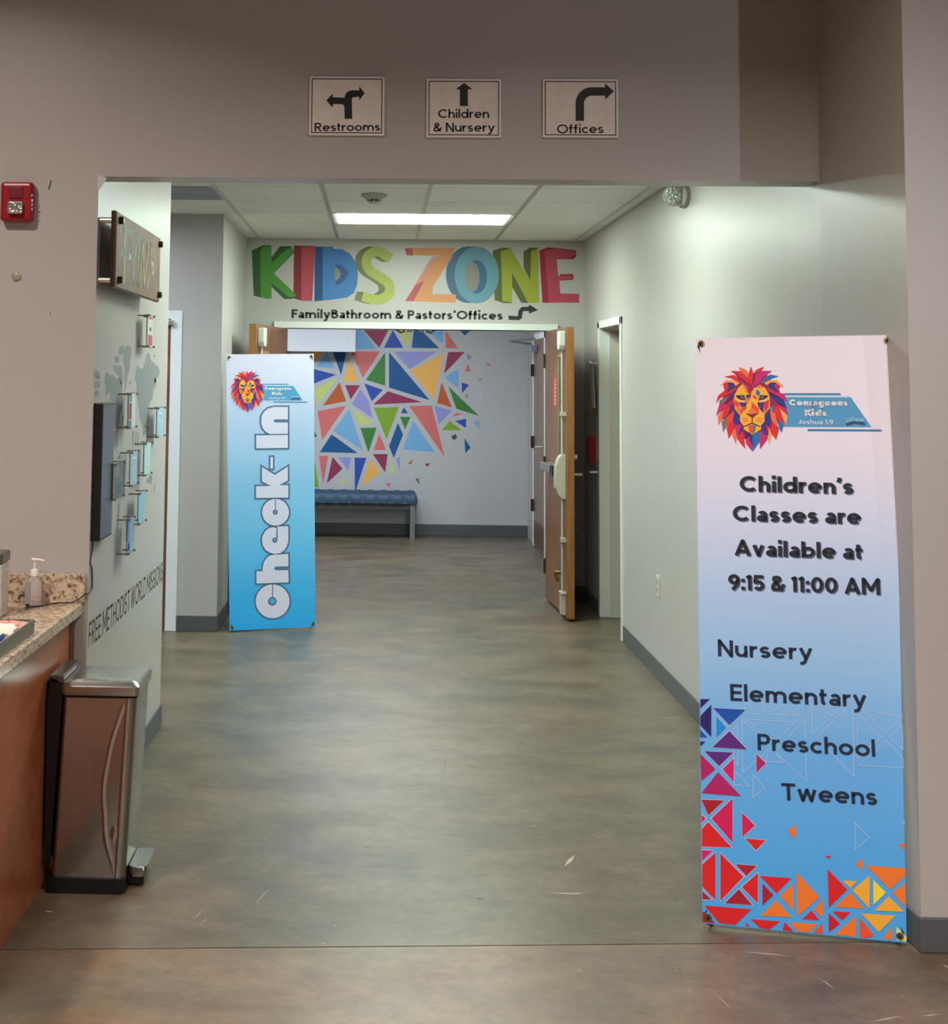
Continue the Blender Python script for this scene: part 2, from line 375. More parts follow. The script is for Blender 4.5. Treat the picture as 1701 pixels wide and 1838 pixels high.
def text_verts(body, stroke=.15, gap=.12, shear=0.0):
    vs, fs = [], []; x = 0; h = stroke/2
    for ch in body:
        st_, adv = glyph(ch, h)
        for p in [q for p_ in st_ for q in split_sharp(p_)]:
            cl = len(p) > 3 and math.hypot(p[0][0]-p[-1][0], p[0][1]-p[-1][1]) < 1e-6
            L_, R__ = strip(p, h, cl); b = len(vs)
            for (a, c) in zip(L_, R__): vs += [(x+a[0]+shear*a[1], a[1]), (x+c[0]+shear*c[1], c[1])]
            for i in range(len(p)-1): fs.append([b+2*i, b+2*i+1, b+2*i+3, b+2*i+2])
        for p_ in st_:
            for q in split_sharp(p_)[1:]:
                b = len(vs); vs += [(x+q[0][0]+shear*q[0][1]+h*math.cos(math.pi*(k+.5)/5), q[0][1]+h*math.sin(math.pi*(k+.5)/5)) for k in range(10)]; fs.append(list(range(b, b+10)))
        x += adv+(gap if ch != ' ' else 0)
    return vs, fs
def text(mb, plane, body, pL, pR, cap, m, layer=1, stroke=.15, gap=.12, shift=(0, 0), shear=0.0):
    """line of lettering whose baseline runs pL -> pR (photo points) on the plane; cap = capital height in photo px at pL"""
    vs, fs = text_verts(body, stroke, gap, shear)
    x0 = min(v[0] for v in vs); x1 = max(v[0] for v in vs)
    pl = lift(plane, layer)
    a = on(pl, pL[0]+shift[0], pL[1]+shift[1]); b = on(pl, pR[0]+shift[0], pR[1]+shift[1])
    t = on(pl, pL[0]+shift[0], pL[1]+shift[1]-cap)
    ux = b-a; uz = t-a; uz = uz-ux.normalized()*uz.dot(ux.normalized())
    w = [a+ux*((x-x0)/(x1-x0))+uz*y for x, y in vs]; fl2 = []
    for f in fs:
        nn = (w[f[1]]-w[f[0]]).cross(w[f[2]]-w[f[0]])
        fl2.append(f if nn.dot(plane[1]) > 0 else f[::-1])
    mb.use(m).add(w, fl2); mb.flat = True; return mb

# ------------------------------------------------------------------ setting
YF, YH, XR, XL, ZC = 4.93, 5.07, 1.5686, -1.031, 2.733
# floor: two slabs either side of a sawn joint
fl = sroot('floor')
def jx(x): return 4.1606+(x-0)*0.081
NEAR, FARY = -8.0, 15.2
m_ = MB().prism([(-6, jx(-6)+.003, -.12), (7, jx(7)+.003, -.12), (7, FARY, -.12), (-6, FARY, -.12)], (0, 0, .12)); obj('concrete_slab', m_, floorm, fl)
m_ = MB().prism([(-6, NEAR, -.12), (7, NEAR, -.12), (7, jx(7)-.003, -.12), (-6, jx(-6)-.003, -.12)], (0, 0, .12)); obj('concrete_slab', m_, floor_warm, fl)
m_ = MB().prism([(-6, jx(-6)-.003, -.12), (7, jx(7)-.003, -.12), (7, jx(7)+.003, -.12), (-6, jx(-6)+.003, -.12)], (0, 0, .112)); obj('sawn_joint', m_, mat('joint_dirt', (40, 34, 30), .9), fl)
scr = MB(); scr.use(mat('pale_floor_scuff', (172, 160, 142), .6)); rs = random.Random(5)
def scuff(px, py, dx, dy, w):
    pl = (Vector((0, 0, 0.0004)), Vector((0, 0, 1)))
    a = on(pl, px, py); b = on(pl, px+dx, py+dy); t = (b-a); n = Vector((-t.y, t.x, 0)).normalized()*w
    scr.add([a, (a+b)/2+n, b, (a+b)/2-n], [(0, 1, 2, 3)])
for (x, y, dx, dy, w) in [(458, 1622, 26, -28, 0.00175), (346, 1652, 20, -22, 0.0015), (360, 1660, 12, -14, 0.0015), (985, 1602, 60, 3, .006), (1012, 1556, 20, -22, .008), (1010, 1605, 42, -3, .005),
                         (80, 1635, 16, 2, 0.006), (160, 1560, 14, 2, .004), (1280, 1780, 36, 34, 0.0015), (1470, 1755, 30, 22, 0.0025), (820, 1702, 90, -3, .002), (1330, 1708, 90, 8, .006), (1560, 1835, 60, -12, .004), (1690, 1730, 20, 12, .004), (1250, 1290, -120, -4, .003), (1690, 1820, -40, 4, .004)]: scuff(x, y, dx, dy, w)
for k in range(26):
    x = rs.uniform(20, 1650); y = rs.uniform(1480, 1830); scuff(x, y, rs.uniform(-12, 12), rs.uniform(-6, 6), rs.uniform(.0006, .0018))
scr.flat = True
so = obj('floor_scuffs', scr, None, fl); so['kind'] = 'stuff'
dk = MB(); dk.use(mat('dark_floor_mark', (66, 60, 52), .6)); _s = scr; scr = dk
for (x, y, dx, dy, w) in [(855, 1612, 14, 2, .008), (645, 1483, 28, -3, .002), (650, 1521, 16, -2, .002), (770, 1500, 20, -2, .002), (1050, 1500, 30, 8, .003), (1036, 1172, 20, 2, .004), (792, 1405, 12, -60, .001)]: scuff(x, y, dx, dy, w)
for k in range(14):
    x = rs.uniform(20, 1650); y = rs.uniform(1300, 1830); scuff(x, y, rs.uniform(-22, 22), rs.uniform(-3, 3), rs.uniform(.0012, .003))
scr.flat = True
so = obj('floor_scuffs', scr, None, fl); so['kind'] = 'stuff'

struct(obj('wall_front', MB().box(-5.6, XL, YF, YH, 0, 4.1), wallm))
struct(obj('wall_header', MB().box(XL, XR, YF, YH, 2.378, 4.1), wallm))
struct(obj('wall_left', MB().box(-1.19, XL, YH, 6.64, 0, ZC+.02), wallm))
wr = MB().box(XR, 1.80, YF, 9.012, 0, ZC+.6).box(XR, 1.80, 9.012, 9.86, 2.04, ZC+.3).box(XR, 1.80, 9.86, 15.0, 0, ZC+.3)
struct(obj('wall_right', wr, wallm))
struct(obj('wall_pillar', MB().prism([(1.602, 4.22, 0), (6.2, 4.22, 0), (6.2, 4.40, 0), (1.5935, 4.40, 0)], (0, 0, 4.1)), wallm))
struct(obj('wall_right_near', MB().prism([(1.5935, 4.40, 0), (1.80, 4.40, 0), (1.80, YF, 0), (XR, YF, 0)], (0, 0, 4.1)), wallm))
struct(obj('wall_alcove', MB().box(-4.0, -1.049, 9.05, 9.2, 0, ZC+.02), wallm))
struct(obj('wall_alcove_side', MB().box(-4.15, -4.0, 5.07, 9.2, 0, ZC+.02), wallm))
struct(obj('wall_return', MB().box(-1.2, -1.049, 9.2, 10.63, 0, ZC+.02), wallm))
OX0, OX1, OZ = -0.775, 1.315, 2.033
kz = MB().box(-1.2, OX0, 10.63, 10.78, 0, ZC+.02).box(OX1, XR, 10.63, 10.78, 0, ZC+.02).box(OX0, OX1, 10.63, 10.78, OZ, ZC+.02)
struct(obj('wall_kids_zone', kz, wallm))
struct(obj('wall_back', MB().box(-4, XR, 14.7, 14.85, 0, ZC+.02), mat('blue_grey_wall_paint', (.50, .52, .54), .5, bump=.05, bscale=180)))
struct(obj('wall_back_left', MB().box(-4.1, -4.0, 10.63, 14.85, 0, ZC+.02), wallm))
struct(obj('wall_foyer_left', MB().box(-5.75, -5.6, -8, 5.07, 0, 4.1), wallm))
struct(obj('wall_foyer_right', MB().box(6.2, 6.35, -8, 4.4, 0, 4.1), wallm))
struct(obj('wall_foyer_rear', MB().box(-5.75, 6.35, -8.15, -8, 0, 4.1), wallm))
struct(obj('ceiling_foyer', MB().box(-5.75, 6.35, -8.15, 5.07, 4.1, 4.2), mat('dark_foyer_ceiling', (.28, .27, .26), .8)))
blk = struct(obj('trim_1', MB().box(-3.9, -0.262, 14.45, 14.7, 1.925, ZC), mat('white_bulkhead_paint', (.70, .73, .80), .5)), 'white painted bulkhead above the far wall')

# ceiling with lay-in tiles
ce = sroot('ceiling')
obj('ceiling_deck', MB().box(-4.1, 1.8, 5.07, 15.0, ZC+.06, ZC+.12), ceilm, ce)
C1, R0, T = -0.3376, 7.7075, 0.6096
gx = [C1+T*k for k in range(-7, 4)]; gy = [R0+T*k for k in range(-5, 13)]
tile_me = None; holes = set([(7, 7), (8, 7), (7, 3), (8, 3)]); gril = (5, 5)
tvar = [ceilm, mat('ceiling_tile_b', (0.87, 0.86, 0.82), 0.9, bump=0.25, bscale=220, var=0.04, vscale=30)]
def cells():
    xs = [-4.0]+gx+[XR]; ys = [YH]+[g for g in gy if g > YH+.1 and g < 14.6]+[14.7]
    for i in range(len(xs)-1):
        for j in range(len(ys)-1): yield xs[i], xs[i+1], ys[j], ys[j+1]
fixture_cells = []
def inside(x0, x1, y0, y1):
    cx, cyy = (x0+x1)/2, (y0+y1)/2
    if C1 < cx < C1+2*T and (R0+2*T < cyy < R0+3*T or R0-2*T < cyy < R0-T): return 'light'
    if C1-2*T < cx < C1-T and R0 < cyy < R0+T: return 'grille'
    return None
cache = {}
for (x0, x1, y0, y1) in cells():
    if y1 < 10.7 and (x0 < -3.6) : pass
    if inside(x0, x1, y0, y1): continue
    g = .006; key = (round(x1-x0, 3), round(y1-y0, 3)); mm = tvar[random.random() < .35]
    kk = (key, mm.name)
    if kk not in cache:
        o = obj('ceiling_tile', MB().box(x0+g, x1-g, y0+g, y1-g, ZC-.002, ZC+.014), mm, ce); cache[kk] = (o.data, (x0, y0))
    else:
        me, (bx, by) = cache[kk]; o = bpy.data.objects.new('ceiling_tile', me); COL.objects.link(o); o.parent = ce; o.location = (x0-bx, y0-by, 0)
for i_, x in enumerate(gx): obj('grid_runner', MB().box(x-.012, x+.012, YH, 14.7, ZC-.005, ZC+.03), gridm if (i_-7) % 2 == 0 else teem, ce)
for y in gy:
    if YH+.1 < y < 14.6: obj('cross_tee', MB().box(-4.0, XR, y-.006, y+.006, ZC-.001, ZC+.03), gridm, ce)
tee = MB()
obj('wall_angle', MB().box(XR-.014, XR, YH, 14.7, ZC-.004, ZC-.002), teem, ce)
obj('wall_angle', MB().box(-1.049, XR, 10.61, 10.63, ZC-.006, ZC-.002), gridm, ce)

def ceiling_light(y0, label):
    x0, x1, y1 = C1, C1+2*T, y0+T
    t = thing('ceiling_light', ((x0+x1)/2, (y0+y1)/2, ZC), label, 'ceiling light', 'flat ceiling panels of the corridor')
    fr = MB()
    for b in ((x0+.013, x1-.013, y0+.01, y0+.035), (x0+.013, x1-.013, y1-.035, y1-.01), (x0+.013, x0+.04, y0+.035, y1-.035), (x1-.04, x1-.013, y0+.035, y1-.035)):
        fr.box(b[0], b[1], b[2], b[3], ZC-.004, ZC+.03)
    obj('frame', fr, whitem, t)
    d = obj('diffuser', MB().box(x0+.04, x1-.04, y0+.035, y1-.035, ZC-.008, ZC-.001), mat('lit_diffuser', (0.85, 1.0, 0.88), .5, emit=FIX), t)
    return t
ceiling_light(R0+2*T, 'lit white rectangular ceiling panel light in the corridor ceiling')
ceiling_light(R0-2*T, 'lit ceiling panel hidden just behind the header wall')
t = thing('ceiling_grille', (C1-1.5*T, R0+T/2, ZC), 'blue grey air grille tile in the left part of the corridor ceiling', 'vent')
gmat = mat('blue_grey_grille', (176, 184, 196), .5)
obj('frame', MB().box(C1-2*T+.008, C1-T-.008, R0+.008, R0+T-.008, ZC, ZC+.012), gmat, t)
for k in range(12): obj('louvre', MB().box(C1-2*T+.03, C1-T-.03, R0+.03+k*.046, R0+.05+k*.046, ZC-.006, ZC), gmat, t)

# base boards
def base(name, *bs):
    mb = MB()
    for b in bs: mb.box(*b)
    return struct(obj(name, mb, basem, bevel=.003))
base('baseboard_right', (XR-.008, XR, 4.95, 8.955, 0, .1), (XR-.008, XR, 9.93, 10.63, 0, .1))
pb = MB().box(1.594, 6.2, 4.208, 4.22, 0, .1)
pb.prism([(1.594, 4.208, 0), (1.602, 4.22, 0), (1.600, 4.93, 0), (1.56, 4.93, 0)], (0, 0, .1))
struct(obj('baseboard_pillar', pb, basem, bevel=.006))
base('baseboard_left', (XL, XL+.008, 4.94, 6.648, 0, .1), (-1.19, XL+.008, 6.64, 6.648, 0, .1))
base('baseboard_alcove', (-1.31, -1.041, 9.042, 9.05, 0, .1), (-1.049, -1.041, 9.05, 10.63, 0, .1))
base('baseboard_back', (-4, XR, 14.692, 14.7, 0, .12), (XR-.008, XR, 10.78, 13.0, 0, .12))
base('baseboard_kids_zone', (-1.049, -.83, 10.622, 10.63, 0, .1), (1.37, XR, 10.622, 10.63, 0, .1))

# little plaster nick at the top left corner of the opening
struct(obj('trim_2', MB().prism([(XL-.004, 4.926, 2.33), (XL+.003, 4.926, 2.33), (XL+.03, 4.926, 2.372), (XL-.004, 4.926, 2.385)], (0, .006, 0)), mat('chipped_bead', (.6, .62, .6), .6)), 'chipped metal corner bead at the top left of the opening')

# ------------------------------------------------------------------ double door
d1 = sroot('door_1', (0.27, 10.63, 0))
fm = MB()
fm.box(OX0-.05, OX1+.05, 10.6, 10.80, OZ, OZ+.05).box(OX0-.05, OX0+.003, 10.6, 10.80, 0, OZ).box(OX1-.003, OX1+.05, 10.6, 10.80, 0, OZ)
obj('door_frame', fm, whitem, d1, bevel=.003)
def leaf(hx, ang, sgn, name, label):
    """double door leaf hinged at hx; sgn +1 = right leaf. local u runs from hinge to free edge, w towards the passage face"""
    t = thing(name, (hx, 10.6, 0), label, 'door', 'wooden double door leaves')
    u = Vector((math.sin(ang)*sgn*1.0, -math.cos(ang), 0)); w = Vector((-sgn*math.cos(ang), -math.sin(ang), 0)); z = Vector((0, 0, 1))
    o0 = Vector((hx, 10.59, 0))
    L = 0.96; TH = .05
    def pt(a, b, c): return o0+u*a+w*b+z*c
    def bx(mb, a0, a1, b0, b1, c0, c1): return mb.obox(pt((a0+a1)/2, (b0+b1)/2, (c0+c1)/2), (u, w, z), ((a1-a0)/2, (b1-b0)/2, (c1-c0)/2))
    obj('panel', bx(MB(), .0, L-.004, 0, TH, .02, OZ-.006), doorw, t, bevel=.002)
    obj('edge_band', bx(MB(), L-.004, L, 0, TH, .02, OZ-.006), edgew, t)
    # vision lite
    lm = MB()
    for a in ((.62, .64, .95, 1.82), (.80, .82, .95, 1.82)): bx(lm, a[0], a[1], TH-.005, TH+.008, a[2], a[3])
    bx(lm, .62, .82, TH-.005, TH+.008, 1.82, 1.84); bx(lm, .62, .82, TH-.005, TH+.008, .93, .95)
    obj('glass_frame', lm, mat('olive_lite_frame', (140, 128, 88), .5), t)
    obj('glass', bx(MB(), .64, .80, TH-.004, TH+.001, .95, 1.82), mat('dark_wired_glass', (60, 62, 58), .1), t)
    # exit device
    ed = obj('exit_bar', bx(bx(MB(), .2, .80, TH, TH+.05, .985, 1.045), .22, .66, TH+.05, TH+.075, .995, 1.05), steel2, t, bevel=.004)
    obj('end_cap', bx(MB(), .68, .76, TH+.045, TH+.07, .98, 1.05), blackp, t)
    hd = MB(); n = 14; ring = [pt(.835, TH, .83)]+[pt(.835, TH+.012+.062*math.cos(-math.pi/2+math.pi*k/n)**.8, .985+.155*math.sin(-math.pi/2+math.pi*k/n)) for k in range(1, n)]+[pt(.835, TH, 1.14)]
    hd.prism(ring, u*.085)
    hdo = obj('device_head', hd, tanm, t, bevel=.004)
    bx(MB(), 0, 0, 0, 0, 0, 0); obj('head_cover', bx(MB(), .85, .905, TH+.03, TH+.077, .90, 1.07), mat('beige_head_cover', (168, 160, 138), .4), hdo, bevel=.01)
    rod = obj('vertical_rod', MB().tube([pt(.88, TH+.02, .20), pt(.88, TH+.02, .84)], .009).tube([pt(.88, TH+.02, 1.13), pt(.88, TH+.02, 1.88)], .009), tanm, t, smooth=True)
    gd = MB()
    for c in (.55, 1.42): obj('rod_guide', bx(MB(), .865, .925, TH, TH+.035, c-.014, c+.014), tanm, rod)
    la = MB().prism([pt(.84, TH, 2.0), pt(.92, TH, 2.0), pt(.92, TH, 1.9), pt(.905, TH, 1.865), pt(.855, TH, 1.865), pt(.84, TH, 1.9)], w*.05)
    obj('top_latch', la, mat('pale_latch_cover', (200, 200, 190), .35), t, bevel=.008)
    obj('bottom_latch', bx(bx(MB(), .845, .925, TH, TH+.035, .04, .18), .835, .935, TH, TH+.04, .18, .195), tanm, t, bevel=.004)
    hs = MB().tube([pt(.70, TH, .30), pt(.70, TH+.05, .30)], .012).tube([pt(.73, TH+.045, .30), pt(.74, TH+.03, .24)], .012)
    obj('hold_open_hook', hs, brass, t)
    # pull side lever
    lv = MB().tube([pt(.89, 0, 1.0), pt(.89, -.06, 1.0), pt(.80, -.065, 1.0)], .011); obj('lever', lv, chrome, t, smooth=True)
    lv = MB().lathe((0, 0, 0), [(.02, 0), (.02, .01)]); 
    obj('lever_rose', MB().tube([pt(.89, 0, 1.12), pt(.89, -.03, 1.12)], .02, 14), chrome, t)
    for c in (.25, 1.02, 1.8): obj('hinge', MB().tube([pt(0, TH+.006, c-.055), pt(0, TH+.006, c+.055)], .009), mat('dark_hinge', (70, 66, 58), .4, .6), t)
    return t, pt, bx
LR, ptR, bxR = leaf(1.313, math.radians(2.2), 1, 'double_door_leaf', 'brown wooden door leaf standing open on the right of the double doorway')
LL, ptL, bxL = leaf(-.765, math.radians(9.5), -1, 'double_door_leaf', 'brown wooden door leaf standing open behind the check in banner')
# red sticker with vertical writing on the right leaf
st = MB(); bxR(st, .42, .52, .05, .0512, 1.46, 1.68); stk = obj('red_sticker', st, P((205, 60, 66)), LR)
st = MB()
for k in range(7): bxR(st, .445, .495, .0512, .052, 1.475+k*.028, 1.491+k*.028)
obj('sticker_lettering', st, P((232, 170, 168)), stk)
# closer strikes hanging from the frame head
ck = MB()
for dx in (-.045, .045):
    ck.box(.27+dx*1-.02, .27+dx+.02, 10.60, 10.66, OZ-.02, OZ)
for x0, x1 in ((.12, .19), (.35, .42)):
    ck.tube([(x0 if x0 < .2 else x1, 10.62, OZ-.002), ((x0+x1)/2, 10.62, OZ-.026), (x1 if x0 < .2 else x0, 10.62, OZ-.012)], .008, 6)
obj('latch_strike', ck, mat('dark_strike', (50, 50, 44), .4), d1)

# ------------------------------------------------------------------ door in the right wall (door_2)
d2 = sroot('door_2', (XR, 9.43, 0))
cz = 2.075
m_ = MB()
m_.box(XR-.012, XR+.14, 9.848, 9.91, 0, cz).box(XR-.012, XR+.14, 8.962, 9.012, 0, cz).box(XR-.012, XR+.14, 8.962, 9.91, cz-.05, cz+.002)
obj('door_frame', m_, whitem, d2, bevel=.003)
m_ = MB().box(XR+.06, XR+.14, 9.838, 9.848, 0, cz-.05).box(XR+.06, XR+.14, 9.012, 9.86, cz-.065, cz-.05)
obj('door_stop', m_, mat('beige_stop', (.60, .60, .52), .5), d2)
obj('panel', MB().box(XR+.14, XR+.185, 9.013, 9.859, .01, cz-.055), doorw, d2)
obj('screw_cap', MB().lathe((XR+.05, 9.5, cz-.052), [(.006, 0), (.006, .003)], 8), basem, d2)
obj('lever', MB().tube([(XR, 9.97, 1.0), (XR-.05, 9.97, 1.0), (XR-.055, 10.06, 1.0)], .010), chrome, d2, smooth=True)

# ------------------------------------------------------------------ door in the alcove (door_3)
d3 = sroot('door_3', (-1.8, 9.05, 0))
m_ = MB().box(-1.385, -1.312, 9.035, 9.06, 0, 2.085).box(-2.40, -1.385, 9.035, 9.06, 2.03, 2.085).box(-2.45, -2.385, 9.035, 9.06, 0, 2.085)
obj('door_frame', m_, mat('cool_white_frame', (.80, .83, .86), .35), d3, bevel=.003)
obj('panel', MB().box(-2.385, -1.386, 9.043, 9.058, .01, 2.02), doorw, d3)
obj('closer', MB().box(-1.52, -1.36, 9.0, 9.035, 1.985, 2.02), steel2, d3, bevel=.004)

# ------------------------------------------------------------------ far side door (door_4)
d4 = sroot('door_4', (XR, 13.5, 0))
m_ = MB().box(XR-.02, XR+.01, 13.98, 14.04, 0, 2.11).box(XR-.02, XR+.01, 13.02, 13.07, 0, 2.11).box(XR-.02, XR+.01, 13.02, 14.04, 2.055, 2.11)
obj('door_frame', m_, mat('cool_white_frame', (.80, .83, .86), .35), d4)
obj('panel', MB().box(XR-.014, XR-.002, 13.07, 13.98, .01, 2.055), wood('pale_far_door', (112, 92, 78), (132, 112, 94), (3, 3, .5)), d4)
obj('kick_plate', MB().box(XR-.017, XR-.014, 13.09, 13.96, .03, .26), mat('brown_kick_plate', (88, 68, 54), .4), d4)
obj('lever', MB().tube([(XR-.015, 13.15, 1.02), (XR-.075, 13.15, 1.02), (XR-.075, 13.28, 1.015)], .011), chrome, d4, smooth=True)
for z in (.4, 1.03, 1.75): obj('hinge', MB().box(XR-.045, XR-.012, 13.975, 13.99, z-.06, z+.06), mat('dark_hinge', (70, 66, 58), .4, .6), d4)
cl = obj('closer', MB().box(XR-.09, XR-.017, 13.62, 13.92, 1.93, 2.0), mat('blue_grey_closer', (160, 172, 190), .3, .5), d4, bevel=.005)
obj('closer_arm', MB().tube([(XR-.06, 13.8, 2.01), (XR-.28, 13.75, 2.035), (XR-.08, 13.3, 2.05)], .009, 6), mat('closer_arm', (130, 134, 140), .3, .6), cl)
pl = MB().box(-.04, .04, 0, .01, 0, .11)

# ------------------------------------------------------------------ lettering painted over the doors
KP = planeY(10.63)
def kA(x, y): return (445+x/5.67, 430+y/5.67)
def kB(x, y): return (725+x/5.155, 430+y/5.155)
kz = thing('kids_zone_mural', tuple(on(KP, 745, 548)), 'KIDS ZONE painted in big multicoloured block letters above the double doors', 'wall lettering')
def letter(tr, layers, label):
    mb = MB()
    for i, (pts, c) in enumerate(layers): flat_polys(mb, KP, [(pts, c)], i*.35, tr)
    o = obj('letter', mb, None, kz); o['label'] = label
def ell(cx, cy, rx, ry, n=28, a0=0, a1=360):
    return [(cx+rx*math.cos(math.radians(a0+(a1-a0)*k/n)), cy+ry*math.sin(math.radians(a0+(a1-a0)*k/n))) for k in range(n+(a1-a0 != 360))]
G1, G2 = (42, 88, 40), (74, 138, 50)
letter(kA, [([(38, 112), (150, 58), (238, 58), (238, 180), (325, 68), (435, 66), (460, 100), (480, 120), (265, 345), (500, 575), (440, 606), (365, 604), (240, 480), (240, 600), (190, 600), (58, 572)], G1),
            ([(125, 112), (150, 78), (238, 60), (240, 598), (150, 590), (128, 575)], G2),
            ([(240, 270), (240, 240), (400, 90), (440, 76), (470, 118), (265, 345), (470, 540), (500, 578), (420, 590), (240, 440)], G2)], 'green letter K')
R1, R2 = (128, 28, 42), (178, 66, 80)
letter(kA, [([(468, 60), (690, 66), (675, 250), (650, 626), (545, 622), (462, 596)], R1), ([(545, 75), (690, 66), (640, 624), (540, 620)], R2)], 'red letter I')
B1, B2, B3 = (24, 72, 130), (58, 120, 182), (44, 88, 140)
letter(kA, [([(690, 72), (860, 72), (870, 120), (765, 620), (675, 630), (678, 240)], B1),
            ([(758, 76), (850, 76), (870, 92), (960, 100), (1040, 145), (1095, 230), (1120, 340), (1110, 460), (1080, 540), (1010, 590), (900, 606), (758, 622)], B2),
            ([(888, 245), (960, 265), (1010, 310), (1020, 350), (990, 410), (940, 450), (888, 466)], B3),
            ([(882, 278), (925, 305), (945, 345), (930, 395), (890, 422), (882, 380)], (132, 134, 124))], 'blue letter D')
S1, S2 = (112, 116, 72), (164, 176, 86)
Sc = [(1478, 205), (1400, 180), (1340, 128), (1280, 128), (1215, 180), (1200, 255), (1255, 325), (1350, 385), (1430, 450), (1440, 540), (1380, 600), (1290, 616), (1160, 600)]
def smooth_path(p, n=5):
    out = []
    for i in range(len(p)-1):
        a, b, c, d = p[max(i-1, 0)], p[i], p[i+1], p[min(i+2, len(p)-1)]
        for k in range(n):
            t_ = k/n; out.append(tuple(.5*((2*b[j])+(-a[j]+c[j])*t_+(2*a[j]-5*b[j]+4*c[j]-d[j])*t_*t_+(-a[j]+3*b[j]-3*c[j]+d[j])*t_**3) for j in range(2)))
    return out+[p[-1]]
def thick(p, w):
    L, R_ = [], []; n = len(p)
    for i, (x, y) in enumerate(p):
        a, b = p[max(i-1, 0)], p[min(i+1, n-1)]; dx, dy = b[0]-a[0], b[1]-a[1]; l = math.hypot(dx, dy) or 1
        ww = w[int(i*(len(w)-1)/(n-1))] if isinstance(w, list) else w
        L.append((x-dy/l*ww, y+dx/l*ww)); R_.append((x+dy/l*ww, y-dx/l*ww))
    return L, R_
def stroke_quads(mb, plane, p, w, c, layer, tr=lambda x, y: (x, y)):
    L, R_ = thick(p, w)
    flat_polys(mb, plane, [([L[i], L[i+1], R_[i+1], R_[i]], c) for i in range(len(p)-1)], layer, tr)
mbS = MB()
Sp = smooth_path([(1455, 195), (1400, 160), (1340, 125), (1290, 124), (1225, 165), (1205, 240), (1250, 320), (1350, 385), (1430, 450), (1440, 540), (1370, 602), (1290, 612), (1165, 575)])
for k, dx in enumerate((-70, -55, -40, -25)): stroke_quads(mbS, KP, [(x+dx, y-4+k) for x, y in Sp], 46, S1, 0+.1*k, kA)
stroke_quads(mbS, KP, Sp, 50, S2, 1.4, kA)
o = obj('letter', mbS, None, kz); o['label'] = 'yellow green letter S'
Z1, Z2, Z3 = (176, 78, 80), (204, 138, 90), (200, 132, 118)
letter(kB, [([(5, 80), (85, 80), (80, 150), (25, 145)], Z1), ([(255, 160), (360, 150), (85, 570), (10, 570)], Z3), ([(110, 420), (190, 380), (150, 500), (85, 570), (10, 570)], Z1),
            ([(80, 78), (470, 78), (440, 170), (270, 430), (262, 505), (480, 508), (475, 585), (85, 572), (200, 360), (330, 150), (80, 145)], Z2)], 'orange letter Z')
O1, O2, O3 = (62, 98, 128), (96, 144, 162), (128, 128, 118)
mbO = MB()
for k, dx in enumerate((-80, -60, -40, -20)): flat_polys(mbO, KP, [(ell(672+dx, 325, 205, 262), O1)], .1*k, kB)
flat_polys(mbO, KP, [(ell(672, 328, 205, 264), O2)], 1.0, kB)
flat_polys(mbO, KP, [(ell(668, 345, 100, 155), (48, 96, 130))], 1.6, kB)
flat_polys(mbO, KP, [([(x, y) for x, y in ell(632, 345, 66, 140)], O3)], 2.2, kB)
o = obj('letter', mbO, None, kz); o['label'] = 'light blue letter O'
N1, N2 = (84, 92, 32), (150, 158, 40)
letter(kB, [([(820, 105), (900, 75), (980, 75), (1000, 120), (1000, 588), (920, 588), (838, 560)], N1), ([(1105, 110), (1160, 75), (1240, 75), (1240, 300), (1170, 380), (1105, 260)], N1), ([(1000, 300), (1150, 588), (1085, 586), (1000, 440)], N1),
            ([(895, 110), (980, 78), (1168, 375), (1175, 110), (1240, 82), (1250, 588), (1150, 586), (1000, 290), (1000, 582), (910, 570)], N2)], 'yellow green letter N')
E1, E2 = (146, 26, 48), (178, 62, 80)
letter(kB, [([(1250, 100), (1330, 70), (1460, 84), (1590, 100), (1595, 150), (1570, 182), (1400, 180), (1420, 585), (1280, 585)], E1), ([(1440, 320), (1560, 318), (1572, 350), (1560, 372), (1440, 382)], E1),
            ([(1300, 105), (1390, 82), (1580, 108), (1590, 140), (1545, 165), (1412, 178), (1425, 335), (1550, 335), (1560, 360), (1436, 378), (1446, 500), (1620, 502), (1620, 584), (1340, 584)], E2)], 'red letter E')
ft = thing('family_bathroom_lettering', tuple(on(KP, 745, 574)), "dark wall lettering FamilyBathroom & Pastors' Offices with a bent arrow", 'wall lettering')
inkm = P((28, 32, 34)); INK = (28, 32, 34)
obj('lettering', text(MB(), KP, "FamilyBathroom & Pastors'Offices", (523, 571), (902, 574), 15.8, inkm, 1, stroke=.215, gap=.085), None, ft)
ar = MB()
flat_polys(ar, KP, [([(912, 566.5), (929, 567.5), (930.5, 557), (936, 551), (948, 550.5), (950, 547), (965.5, 556.5), (949.5, 563), (949, 558.5), (939, 558.5), (937.5, 562), (936.5, 571), (932, 574.5), (913, 574)], inkm)], 1)
obj('arrow', ar, None, ft)

